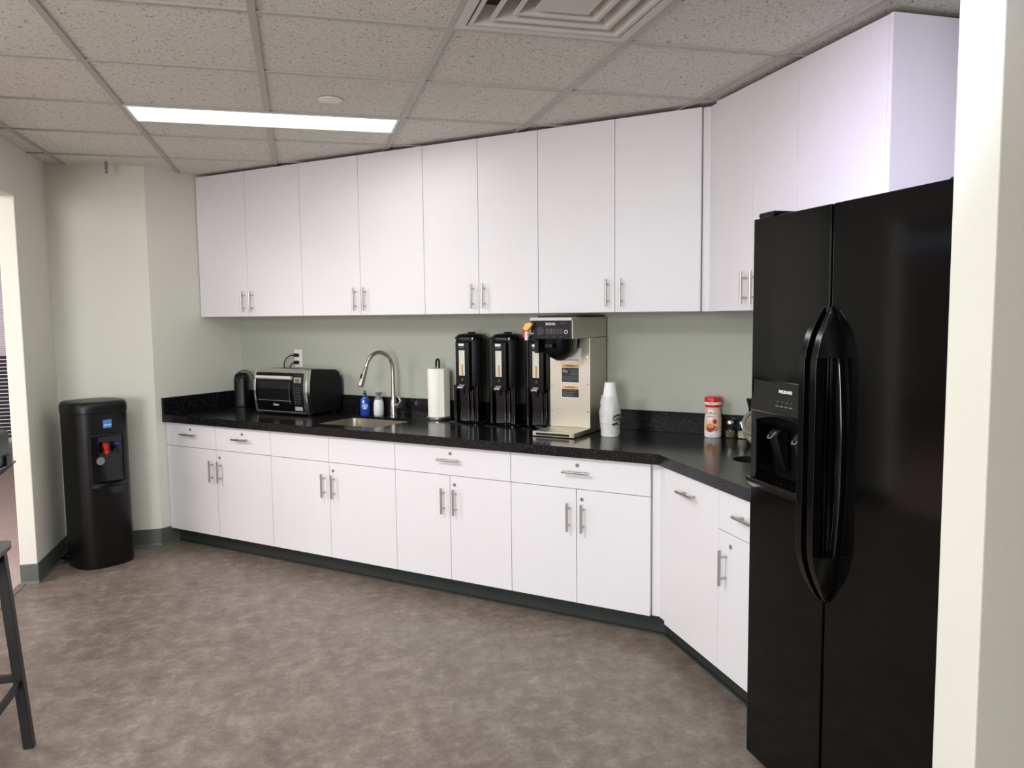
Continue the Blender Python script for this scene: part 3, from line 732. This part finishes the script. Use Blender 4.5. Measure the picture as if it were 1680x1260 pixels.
# plate labels on column
ys = .2017
MB().box(.055, ys-.0005, .366, .178, ys, .432).build('rating_label', 'white_pl', BR)
m = MB()
for k, (x0, x1, z) in enumerate(((.075, .10, .412), (.075, .12, .405), (.13, .15, .418), (.135, .142, .41), (.07, .165, .371))): m.box(x0, ys-.0009, z, x1, ys-.0005, z+.003)
m.build('label_print', 'dtext', BR)
for zt, hh in ((.352, .098), (.243, .066)):
    wl_ = MB().box(.064, ys-.0005, zt-hh, .168, ys, zt).build('warning_label', 'ltext', BR)
    MB().box(.068, ys-.0009, zt-.018, .164, ys-.0005, zt-.003).build('label_header', 'warn', wl_)
    MB().box(.068, ys-.0009, zt-hh+.004, .164, ys-.0005, zt-.020).build('label_field', 'dtext', wl_)
    text('WARNING', .0115, 'dtext', wl_, facing(.116, ys-.001, zt-.0105))
    m = MB()
    if hh > .08:
        m.cyl((.082, ys-.0009, zt-.036), (.082, ys-.0014, zt-.036), .009, n=14); m.cyl((.096, ys-.0009, zt-.040), (.096, ys-.0014, zt-.040), .007, n=14)
        m.box(.112, ys-.0013, zt-.058, .1125, ys-.0009, zt-.023); m.box(.068, ys-.0013, zt-.065, .164, ys-.0009, zt-.064)
        for k in range(4): m.box(.118, ys-.0013, zt-.032-k*.008, .16, ys-.0009, zt-.030-k*.008)
        for k in range(2): m.box(.074, ys-.0013, zt-.074-k*.010, .158, ys-.0009, zt-.072-k*.010)
    else:
        for k in range(4): m.box(.074, ys-.0013, zt-.030-k*.008, .150-k*.006, ys-.0009, zt-.028-k*.008)
    m.build('label_print', 'gtext', wl_)
for x, z in ((.012, .24), (.012, .11), (BW-.012, .39), (BW-.012, .11), (BW-.012, .25)): MB().cyl((x, ys, z), (x, ys-.003, z), .004, n=10).build('screw', 'chrome', BR, smooth=True)
MB().box(BW+.0002, .20, .484, BW+.0009, .415, .4855).build('side_seam', 'dtext', BR)

# ------------------------------------------------------------------ cup stack
def lathe_wob(prof, amp, n=32, seed=1):
    rnd = random.Random(seed); m = MB(); rings = []
    for r, z in prof:
        rings.append([((r+amp*(rnd.random()-.3))*math.cos(2*PI*i/n), (r+amp*(rnd.random()-.3))*math.sin(2*PI*i/n), z+amp*.3*(rnd.random()-.5) if 0 < z < .2 else z) for i in range(n)])
    return m.loft(rings)
cupb = M(1.515, 3.645, Zc)
n_c = 9; pitch = .021
for k in range(n_c):
    zb = .0+k*pitch
    c_ = MB().lathe([(.0405-.00*k, zb), (.0425, zb+.002), (.0425, zb+.005), (.0395, zb+.007), (.0275, zb+.098), (.026, zb+.1), (.022, zb+.1), (.0375, zb+.004), (.0405, zb)], n=28, caps=False)
    if k == n_c-1:
        c_ = MB().lathe([(.0405, zb), (.0425, zb+.002), (.0425, zb+.005), (.0395, zb+.007), (.0275, zb+.098), (.026, zb+.1)], n=28)
    nth = ['bottom', 'second', 'third', 'fourth', 'fifth', 'sixth', 'seventh', 'eighth', 'topmost'][k]
    lab = nth + (' white foam cup' if k in (0, n_c-1) else ' white foam cup from the bottom') + ' in the upside down stack beside the brewer'
    tag(c_.build('foam_cup', 'cup', None, smooth=True, loc=cupb), lab, 'cup', 'upside down foam cups in a stack')
pr_ = [(.0445, .004), (.046, .02), (.045, .045), (.050, .065), (.053, .085), (.051, .11), (.0525, .125), (.048, .15), (.046, .165), (.044, .185), (.041, .205)]
sl = lathe_wob(pr_, .0075, 30, 7)
bmesh.ops.delete(sl.bm, geom=[f for f in sl.bm.faces if len(f.verts) > 4], context='FACES_ONLY')
def m_film():
    t = NT('crumpled_plastic_sleeve'); t.b.inputs['Base Color'].default_value = lin(240, 240, 238); t.b.inputs['Roughness'].default_value = .18
    t.b.inputs['Alpha'].default_value = .55; t.bump(t.noise(55, 4, .6, dist=1), .9, .006); return t.m
MT['sleeve'] = m_film()
SLV = tag(sl.build('plastic_sleeve', 'sleeve', None, smooth=True, loc=cupb), 'crumpled clear plastic sleeve with black print around stacked white foam cups', 'plastic sleeve')
rnd = random.Random(3); m = MB()
for k in range(70):
    a = math.radians(rnd.uniform(-62, -12)-45+45); z = rnd.uniform(.058, .112)
    a = math.radians(rnd.uniform(-100, -38)); r = .0585
    x, y = r*math.cos(a), r*math.sin(a); tx, ty = -math.sin(a), math.cos(a); w_ = rnd.uniform(.003, .009); h_ = rnd.uniform(.0015, .004)
    m.loft([[(x-tx*w_, y-ty*w_, z), (x+tx*w_, y+ty*w_, z+.002), (x+tx*w_, y+ty*w_, z+h_+.002), (x-tx*w_, y-ty*w_, z+h_)],
            [((x-tx*w_)*.985, (y-ty*w_)*.985, z), ((x+tx*w_)*.985, (y+ty*w_)*.985, z+.002), ((x+tx*w_)*.985, (y+ty*w_)*.985, z+h_+.002), ((x-tx*w_)*.985, (y-ty*w_)*.985, z+h_)]])
m.build('sleeve_print', 'dtext', SLV)

# ------------------------------------------------------------------ creamer bottle (turned so its label faces the room)
CB = thing('creamer_bottle', 'white and beige powdered coffee creamer bottle with red lid', 'creamer bottle', M(1.055, 3.835, Zc), math.radians(-30))
MB().lathe([(.037, 0), (.040, .003), (.041, .02), (.041, .03)], n=36).build('base', 'white_pl', CB, smooth=True)
bprof = [(.0411, .03), (.0412, .07), (.0405, .09), (.037, .115), (.0345, .13), (.034, .142), (.036, .148)]
MB().lathe([(.0408, .0298)] + bprof, n=36).build('bottle', 'cream_l', CB, smooth=True)
MB().lathe([(.0375, .1482), (.0385, .152), (.0385, .1605)], n=36).build('lid_lower', 'redcap', CB, smooth=True)
MB().lathe([(.0405, .1607), (.0405, .173)], n=36).build('lid_band', 'white_pl', CB, smooth=True)
MB().lathe([(.0410, .1732), (.0415, .178), (.0415, .190), (.038, .1955), (.030, .197)], n=36).build('lid', 'redcap', CB, smooth=True)
def curved(name, mat, pts_fn, R=.0418, th=.0008, parent=CB):
    """patch on the bottle: list of (angle deg from front, z) outline points"""
    m = MB(); pts = pts_fn
    def rad(z):
        pz = bprof
        for (r0, z0_), (r1, z1_) in zip(pz, pz[1:]):
            if z0_ <= z <= z1_: return r0+(r1-r0)*(z-z0_)/(z1_-z0_)
        return .0411
    ca = sum(p[0] for p in pts)/len(pts); cz = sum(p[1] for p in pts)/len(pts)
    P3 = lambda k, e: [((rad(cz+(z-cz)*k)+e)*math.sin(math.radians(ca+(a-ca)*k)), -(rad(cz+(z-cz)*k)+e)*math.cos(math.radians(ca+(a-ca)*k)), cz+(z-cz)*k) for a, z in pts]
    return m.loft([P3(1, -.0008)]+[P3(k, th) for k in (1, .8, .6, .4, .2, .03)]).build(name, mat, parent)
def ell(ca, cz, ra, rz, n=20, a0=0, a1=360): return [(ca+ra*math.cos(math.radians(a0+(a1-a0)*i/n)), cz+rz*math.sin(math.radians(a0+(a1-a0)*i/n))) for i in range(n)]
curved('logo_patch', 'white_pl', ell(-22, .113, 32, .024), th=.0006)
curved('cup_print', 'cupred', ell(-17, .0575, 30, .030, 18, 180, 360)+[(13, .060)], th=.0012)
curved('coffee_print', 'cofp', ell(-17, .0600, 28, .011), th=.0018)
m_ = curved('cup_handle_print', 'cupred', ell(20, .046, 11, .011), th=.0010); curved('cup_handle_gap', 'cream_l', ell(20, .046, 6, .006), th=.0014)
curved('berry_print', 'redcap', ell(12, .080, 15, .011), th=.0012)
for k, zz in enumerate((.128, .122)): pass
m = MB()
for k in range(8): 
    a = math.radians(48); z = .050+k*.009
    x, y = .0416*math.sin(a), -.0416*math.cos(a); m.box(x-.006, y-.003, z, x+.004, y+.003, z+.002)
m.build('side_print', 'gtext', CB)
def wraptext(body, size, mat, parent, z, a0, R, depth=.0006):
    o = text(body, size, mat, parent, Matrix.Identity(4), depth=depth)
    for v in o.data.vertices:
        x, y, zz = v.co; a = math.radians(a0)+x/R
        rr_ = R+zz; v.co = (rr_*math.sin(a), -rr_*math.cos(a), z+y)
    return o
wraptext('Coffee', .018, 'pinkl', CB, .120, -22, .0385); wraptext('mate', .018, 'pinkl', CB, .105, -22, .0400)
wraptext('ORIGINAL', .0065, 'dtext', CB, .167, -14, .0408)
wraptext('11 OZ', .006, 'dtext', CB, .012, -12, .0412)

# ------------------------------------------------------------------ shakers
def shaker(label, loc, fill, k=1):
    s_ = thing('shaker_jar', label, 'shaker', loc, RM, 'small glass shakers by the creamer')
    R8 = lambda r, z: [(r*math.cos(2*PI*i/24), r*math.sin(2*PI*i/24), z) for i in range(24)]
    m = MB(); m.loft([R8(.021, 0), R8(.0225, .003), R8(.0225, .045), R8(.019, .056), R8(.0155, .062), R8(.0155, .066)]); m.build('jar', 'glass', s_, smooth=True)
    MB().lathe([(.0195, .004), (.0205, .034)], n=20).build('contents', fill, s_, smooth=True)
    MB().lathe([(.0175, .0662), (.018, .069), (.018, .078), (.015, .083), (.008, .085)], n=24).build('lid', 'chrome', s_, smooth=True)
    return s_
shaker('small glass shaker with metal lid, right beside the red lidded creamer bottle', M(.972, 3.845, Zc), 'pepper')
shaker('small glass shaker between the other shaker and the round glass jar', M(.912, 3.84, Zc), 'sugar')
# round glass jar lying tilted
JR = thing('glass_jar', 'round tilted glass jar of pale packets half hidden by refrigerator', 'jar', (2.022, 3.128, Zc), 0)
dirv = Vector((-.62, -.45, .56)).normalized(); jx, jy = frame_from(dirv)
def ringd(c, r, n=32): return [tuple(Vector(c)+jx*r*math.cos(2*PI*i/n)+jy*r*math.sin(2*PI*i/n)) for i in range(n)]
c0 = Vector((0, 0, .082))
pj = [(-.068, .02), (-.066, .040), (-.050, .062), (-.02, .078), (.02, .080), (.045, .070), (.055, .064)]
zmin = min((c0+dirv*a-Vector((0, 0, 1))*0).z - r*math.sqrt(1-dirv.z**2) for a, r in pj); c0.z -= zmin
m = MB(); m.loft([ringd(c0+dirv*a, r) for a, r in pj]); m.build('jar', 'glass', JR, smooth=True)
m = MB(); m.loft([ringd(c0+dirv*a, r-.005) for a, r in pj[:5]]); m.build('packets', 'sugar', JR, smooth=True)
m = MB(); m.loft([ringd(c0+dirv*a, r) for a, r in ((.0552, .066), (.056, .070), (.066, .070), (.068, .062), (.066, .055), (.0555, .055), (.0552, .066))], caps=False); m.build('rim', 'chrome', JR, smooth=True)
m = MB(); m.loft([ringd(c0+dirv*a, r) for a, r in ((.060, .0545), (.064, .0545))]); m.build('lid', 'glass', JR, smooth=True)
ck = c0+dirv*.02+Vector((.03, .0, .11))
tag(MB().loft([[(x*k, y*k, z) for x, y in rrect(.022, .030, .004, 3)] for k, z in ((1, 0), (.8, .12), (.7, .15), (1.35, .190), (1.4, .198))]).build('black_holder', 'matt', None, smooth=True, loc=(2.078, 3.302, Zc)), 'narrow black holder with flared top standing behind the round glass jar', 'holder')

# ------------------------------------------------------------------ refrigerator: local x right in view, y into depth, origin at left front floor
XF = 1.370; YF0, YFS, YF1 = 2.177, 1.808, 1.412
FR = thing('refrigerator', 'glossy black side by side refrigerator with ice and water dispenser', 'refrigerator', (XF, YF0, 0), RD)
w_ = YF0-YF1; sx = YF0-YFS; ZF = 1.7195
MB().box(.004, .072, .03, w_-.004, .73, ZF-.008).build('body', 'matt', FR, bevel=.004)
MB().box(.01, .05, .004, w_-.01, .073, .045).build('grille', 'black', FR)
# left door with a recess for the dispenser
rx0, rx1, rz0, rz1 = .030, .325, .905, 1.236     # dispenser surround
ox0, ox1, oz0, oz1 = .046, .305, .935, 1.135     # opening
def door_with_hole(x0, x1, z0, z1, hx0, hx1, hz0, hz1, t):
    m = MB()
    for a in ((x0, z0, x1, hz0), (x0, hz1, x1, z1), (x0, hz0, hx0, hz1), (hx1, hz0, x1, hz1)): m.box(a[0], 0, a[1], a[2], t, a[3])
    bmesh.ops.remove_doubles(m.bm, verts=m.bm.verts[:], dist=1e-5)
    return m
z0d = .03
# front skin as one welded frame
bm = bmesh.new()
xs = [0, ox0, ox1, sx-.006]; zs = [z0d, oz0, oz1, ZF]
V_ = {}
for i, x in enumerate(xs):
    for j, z in enumerate(zs):
        V_[i, j, 0] = bm.verts.new((x, 0, z)); V_[i, j, 1] = bm.verts.new((x, .068, z))
for i in range(3):
    for j in range(3):
        if (i, j) == (1, 1): continue
        bm.faces.new([V_[i, j, 0], V_[i+1, j, 0], V_[i+1, j+1, 0], V_[i, j+1, 0]])
for i in range(3):
    bm.faces.new([V_[i, 0, 0], V_[i, 0, 1], V_[i+1, 0, 1], V_[i+1, 0, 0]]); bm.faces.new([V_[i, 3, 0], V_[i+1, 3, 0], V_[i+1, 3, 1], V_[i, 3, 1]])
    bm.faces.new([V_[0, i, 0], V_[0, i+1, 0], V_[0, i+1, 1], V_[0, i, 1]]); bm.faces.new([V_[3, i, 0], V_[3, i, 1], V_[3, i+1, 1], V_[3, i+1, 0]])
bm.faces.new([V_[0, 0, 1], V_[0, 3, 1], V_[3, 3, 1], V_[3, 0, 1]][::1]) if False else None
for i in range(3):
    for j in range(3): bm.faces.new([V_[i, j, 1], V_[i, j+1, 1], V_[i+1, j+1, 1], V_[i+1, j, 1]])
for a, b in (((1, 1), (2, 1)), ((2, 1), (2, 2)), ((2, 2), (1, 2)), ((1, 2), (1, 1))):
    bm.faces.new([V_[a[0], a[1], 0], V_[b[0], b[1], 0], V_[b[0], b[1], 1], V_[a[0], a[1], 1]])
m = MB(); m.bm.free(); m.bm = bm
FD = m.build('freezer_door', 'fridge', FR, bevel=.003, seg=2)
RDo = MB().box(sx+.004, 0, z0d, w_, .068, ZF).build('refrigerator_door', 'fridge', FR, bevel=.003, seg=2)
MB().box(sx-.0059, .016, z0d, sx+.0039, .07, ZF-.002).build('door_gasket', 'void', FR)
MB().box(.002, .012, ZF+.0005, .085, .30, ZF+.019).build('hinge_cover', 'gloss', FR, bevel=.008)
MB().box(w_-.08, .058, ZF-.006, w_-.006, .15, ZF+.017).build('hinge_cover', 'gloss', FR, bevel=.008)
# dispenser
DS = thing('tmp', '', '', (0, 0, 0)); bpy.data.objects.remove(DS)
m = MB()   # control panel bulging forward at its foot
zc_ = [(rz1, -.002), (rz1-.003, -.010), (1.20, -.012), (1.16, -.018), (1.145, -.022), (1.138, -.018), (1.137, -.001), (rz1, -.0005)]
m.loft([[(x, y, z) for z, y in zc_] for x in (rx0, rx1)])
dp = m.build('dispenser_panel', 'gloss', FD, bevel=.002)
text('FRIGIDAIRE', .0125, 'ltext', dp, facing(.195, -.0125, 1.208), bold=.0003)
m = MB()
for k in range(4):
    m.box(.162+k*.022, -.0166, 1.178, .166+k*.022, -.0145, 1.180); m.box(.157+k*.022, -.019, 1.165, .171+k*.022, -.0155, 1.1675)
m.build('button_marks', 'gtext', dp)
m = MB()   # arched lip
ar = [(ox0+(ox1-ox0)*i/16, oz1-.022+.020*math.sin(PI*i/16)) for i in range(17)]
m.loft([[(x, y, z) for x, z in ar+[(ox1+.006, oz1+.002), (ox0-.006, oz1+.002)]] for y in (-.016, .012)])
m.build('recess_arch', 'gloss', FD)
# surround sides and sill
for x0, x1 in ((rx0, ox0), (ox1, rx1)):
    m = MB(); m.loft([[(x0, -.001, z), (x0, -d_, z), (x1, -d_, z), (x1, -.001, z)] for z, d_ in ((rz0+.012, .020), (rz0+.05, .010), (1.10, .010), (1.137, .018))]); m.build('surround_side', 'gloss', FD, bevel=.003)
m = MB(); m.loft([[(x, -.001, rz0-.006), (x, -.012, rz0-.004), (x, -.034, rz0+.016), (x, -.036, rz0+.030), (x, .060, rz0+.032), (x, .060, rz0+.028), (x, -.001, rz0+.026)] for x in (rx0, rx1)]); m.build('drip_sill', 'gloss', FD, bevel=.003)
m = MB()
for k in range(11): m.box(.05+k*.022, .0, rz0+.0322, .056+k*.022, .05, rz0+.034)
m.build('drip_grate', 'gtext' if False else 'black', FD)
m = MB(); m.box(ox0+.001, .058, oz0, ox1-.001, .064, oz1); m.build('recess_back', 'black', FD)
for x in (.105, .225):
    pd = MB(); pd.loft([[(x-.022, y, z), (x+.022, y, z), (x+.018, y2, z-.0), (x-.018, y2, z)] for z, y, y2 in ((1.09, .020, .056), (1.07, .006, .05), (1.055, .012, .05), (.96, .040, .056))])
    po = pd.build('paddle', 'black', FD, bevel=.003)
    MB().tube([(x-.024, .010, 1.068), (x-.016, .002, 1.060), (x+.004, .0, 1.064), (x+.022, .006, 1.084)], .0022, 8).build('paddle_edge', 'grey_pl', po, smooth=True)
# handles
def fhandle(parent, x, side):
    zt, zb = 1.455, .652; s_ = side; wide = .050 if side > 0 else .022
    E_ = lambda u: .004+.062*math.sin(min(1, min(u, 1-u)/.21)*PI/2)**.85
    L_ = lambda u: wide*max(0, math.sin(PI*u))**.62
    G_ = lambda u: min(1, .25+min(u, 1-u)/.10)
    Zu_ = lambda u: zb+(zt-zb)*u
    def solid(u):
        e, l, g_ = E_(u), L_(u), G_(u); z = Zu_(u)
        return [(x, -e, z), (x+s_*.024*g_, -e, z), (x+s_*(.012*g_+l), -min(e, .014), z), (x+s_*(.014*g_+l), .0005, z), (x, .0005, z)]
    def grip(u):
        e, z = E_(u), Zu_(u)
        return [(x, -e, z), (x+s_*.024, -e, z), (x+s_*.027, -e+.024, z), (x+s_*.002, -e+.026, z)]
    def rib(u):
        l, z = L_(u), Zu_(u)
        return [(x+s_*(l-.008), .0005, z), (x+s_*(l+.014), .0005, z), (x+s_*(l+.012), -.014, z), (x+s_*(l-.005), -.017, z)]
    m = MB()
    m.loft([solid(.17*i/12) for i in range(13)]); m.loft([solid(.83+.17*i/12) for i in range(13)])
    m.loft([grip(.165+.67*i/24) for i in range(25)])
    h = m.build('handle', 'gloss', parent, smooth=True, bevel=.0045, seg=3)
    MB().loft([rib(.165+.67*i/24) for i in range(25)]).build('handle_base', 'gloss', h, smooth=True, bevel=.003)
    return h
fhandle(FD, sx-.014, -1)
fhandle(RDo, sx+.010, 1)

# ------------------------------------------------------------------ water cooler
WC = thing('water_cooler', 'tall black bottleless water cooler in the corner by the opening', 'water cooler', (-1.142, 5.13, 0), math.radians(36))
def csec(s_, z, fr=1):
    out = []   # D shaped section, front (-y) bowed
    for i in range(40):
        a = 2*PI*i/40; c_, s__ = math.cos(a), math.sin(a)
        ex = 2/2.9; x = .162*abs(c_)**ex*(1 if c_ >= 0 else -1); y = .160*abs(s__)**ex*(1 if s__ >= 0 else -1)
        out.append((x*s_, y*s_, z))
    return out
def cring(z, s_=1): return csec(s_, z)
m = MB(); m.loft([cring(.0, .97), cring(.015, 1.0), cring(.90, 1.0)]); wb = m.build('body', 'cooler', WC, smooth=True)
m = MB(); m.loft([cring(.9004, 1.0), cring(.904, 1.02), cring(.94, 1.02), cring(.958, .985), cring(.965, .93), cring(.967, .6)]); m.build('lid', 'cooler', WC, smooth=True)
def yfront(x, s_=1):
    u = min(1, abs(x)/(.162*s_)); return -.160*s_*(1-u**2.9)**(1/2.9)
def fpatch(x0, x1, z0, z1, off, th, n=10):
    m = MB(); rs = []
    for i in range(n+1):
        x = x0+(x1-x0)*i/n; y = yfront(x)-off
        rs.append([(x, y, z0), (x, y, z1), (x, y+th, z1), (x, y+th, z0)])
    return m.loft(rs)
fpatch(-.088, .088, .50, .765, .0015, .004).build('bay_panel', 'gloss', WC)
m = fpatch(-.096, .096, .765, .782, .010, .012); m.build('bay_arch', 'cooler', WC, bevel=.003)
for s_ in (-1, 1): fpatch(s_*.096-.006, s_*.096+.006, .485, .765, .006, .008, 2).build('bay_rim', 'cooler', WC)
fpatch(-.02, .028, .815, .862, .001, .0022).build('label', 'label_blue', WC)
fpatch(-.017, .025, .829, .835, .002, .001).build('label_stripe', 'ltext', WC)
for x, c_, nm in ((-.030, 'red', 'hot_tap'), (.038, 'black', 'cold_tap')):
    y = yfront(x)
    tp = MB().cyl((x, y-.002, .705), (x, y-.035, .700), .012, .011).build(nm, 'black', WC, smooth=True)
    MB().tube([(x, y-.030, .712), (x, y-.033, .690), (x, y-.034, .670)], [.011, .010, .008], 12).build('spout', 'black', tp, smooth=True)
    m = MB(); m.loft([[(x-.012, y-.048, .696), (x+.012, y-.048, .696), (x+.011, y-.030, .716), (x-.011, y-.030, .716)], [(x-.011, y-.055, .725), (x+.011, y-.055, .725), (x+.010, y-.032, .733), (x-.010, y-.032, .733)]] if c_ == 'red' else [[(x-.014, y-.05, .718), (x+.014, y-.05, .718), (x+.013, y-.022, .722), (x-.013, y-.022, .722)], [(x-.013, y-.05, .726), (x+.013, y-.05, .726), (x+.012, y-.024, .730), (x-.012, y-.024, .730)]])
    m.build('lever', 'red' if c_ == 'red' else 'blue', tp, bevel=.003)
    if c_ == 'red': MB().box(x-.010, y-.056, .672, x+.010, y-.044, .697).build('tap_guard', 'red', tp, bevel=.004)
yb0_ = yfront(-.045); MB().cyl((-.045, yb0_-.001, .628), (-.045, yb0_-.004, .628), .023, n=26).build('round_sticker', 'grey_pl', WC, smooth=True)
m = MB(); rs = []
for i in range(13):
    x = -.098+.196*i/12; y = yfront(x); 
    rs.append([(x, y+.004, .470), (x, y-.030*math.sin(PI*i/12)-.004, .474), (x, y-.034*math.sin(PI*i/12)-.004, .498), (x, y-.030*math.sin(PI*i/12)-.003, .500), (x, y-.020*math.sin(PI*i/12)-.002, .482), (x, y+.004, .482)])
m.loft(rs); dt = m.build('drip_tray', 'black', WC, bevel=.002)
fpatch(-.09, .09, .43, .470, .0012, .002).build('tray_recess', 'gloss', WC)
MB().cyl((-.142, -.078, .872), (-.147, -.083, .872), .004, n=8).build('rivet', 'ltext', WC)
tag(MB().tube([(-1.31, 5.20, .02), (-1.335, 5.12, .035), (-1.345, 5.10, .045), (-1.335, 5.17, .05), (-1.345, 5.24, .04)], .009, 10).build('hose', 'black', None, smooth=True), 'short black hose and fitting low beside the water cooler at the baseboard', 'hose')

# ------------------------------------------------------------------ bar table and stool
TBt = thing('bar_table', 'tall dark grey bar table at the left edge above the stool', 'table', (-1.155, 2.45, 0))
tz = .952
m = MB(); m.loft([[(x, y, z) for x, y in ((-s1, -s2), (s1, -s2), (s1, s2), (-s1, s2))] for s1, s2, z in ((.178, .618, tz-.040), (.213, .650, tz-.004), (.213, .650, tz))]); m.build('table_top', 'table', TBt, bevel=.001)
m = MB(); m.box(-.16, -.55, tz-.062, .16, .55, tz-.0405); m.build('support_frame', 'stoolm', TBt, bevel=.008)
for s_ in (-1, 1):
    MB().lathe([(.03, .02), (.03, tz-.063)], -.03, s_*.38, 20).build('column', 'stoolm', TBt, smooth=True)
    MB().box(-.17, s_*.38-.17, 0, .11, s_*.38+.17, .02).build('base_plate', 'stoolm', TBt, bevel=.004)
ST = thing('bar_stool', 'black bar stool with splayed legs and grey seat at the left edge', 'bar stool', (-1.112, 2.745, 0))
m = MB(); m.loft([[(x*k, y*k, z) for x, y in rrect(.384, .384, .012, 3)] for k, z in ((.985, .684), (1, .690), (1, .710), (.99, .713))]); m.build('seat', 'table', ST, smooth=True)
m = MB()
for sx_ in (-1, 1): m.box(sx_*.160-.008, -.16, .645, sx_*.160+.008, .16, .6838)
for sy_ in (-1, 1): m.box(-.152, sy_*.160-.008, .645, .152, sy_*.160+.008, .6838)
m.build('apron', 'stoolm', ST)
for sx_ in (-1, 1):
    for sy_ in (-1, 1):
        a = Vector((sx_*.168, sy_*.150, .6835)); b = Vector((sx_*.208, sy_*.176, 0)); h = .0155
        m = MB(); m.loft([[tuple(p+Vector((dx, dy, 0))) for dx, dy in ((-h, -h), (h, -h), (h, h), (-h, h))] for p in (b, a)])
        lg = m.build('leg', 'stoolm', ST, bevel=.002)
        MB().cyl((a.x+sx_*.004, a.y-sy_*0-.016, .655), (a.x+sx_*.004, a.y-.0195, .655), .005, n=10).build('bolt', 'stoolm', lg, smooth=True)
zz = .25; k_ = .25/.6835; lx = .208-.040*k_; ly = .176-.026*k_
for sy_ in (-1, 1): MB().box(-lx+.012, sy_*ly-.006, zz-.014, lx-.012, sy_*ly+.006, zz+.014).build('stretcher', 'stoolm', ST, bevel=.002)
for sx_ in (-1, 1): MB().box(sx_*lx-.006, -ly+.012, zz-.034, sx_*lx+.006, ly-.012, zz-.006).build('stretcher', 'stoolm', ST, bevel=.002)
ND = thing('napkin_dispenser', 'dark green black box with bright corner standing on the bar table', 'napkin dispenser', (-.985, 2.985, tz), 0)
MB().box(-.12, -.07, 0, .042, .07, .118).build('case', simple('dark_green_plastic', (34, 42, 38), .35), ND, bevel=.014, seg=3)
MB().box(.024, -.078, .108, .043, -.060, .116).build('corner_cap', 'silver_pl', ND, bevel=.003)
MB().box(.0425, .0, 0, .050, .05, .035).build('side_catch', 'black', ND, bevel=.002)

# ------------------------------------------------------------------ far window with blinds in the next room
WN = struct(MB().box(-3.9, 10.585, .05, -2.1, 10.598, 1.95).build('window_1', 'daywin'))
BL = thing('window_blinds', 'horizontal slat blinds at the far window through the opening, dark below', 'blinds', (-3.0, 10.52, 0))
m = MB()
for k in range(46):
    z = 1.02+k*.02; m.box(-.9, -.004, z, .9, .004, z+.017)
m.build('upper_slats', simple('pale_slats', (232, 222, 226), .5), BL)
m = MB()
for k in range(22):
    z = .06+k*.044; m.box(-.9, -.004, z, .9, .004, z+.037)
m.build('lower_slats', simple('dark_slats', (60, 52, 50), .6), BL)
MB().box(-.92, -.02, 1.94, .92, .02, 1.98).build('head_rail', 'white_pl', BL)
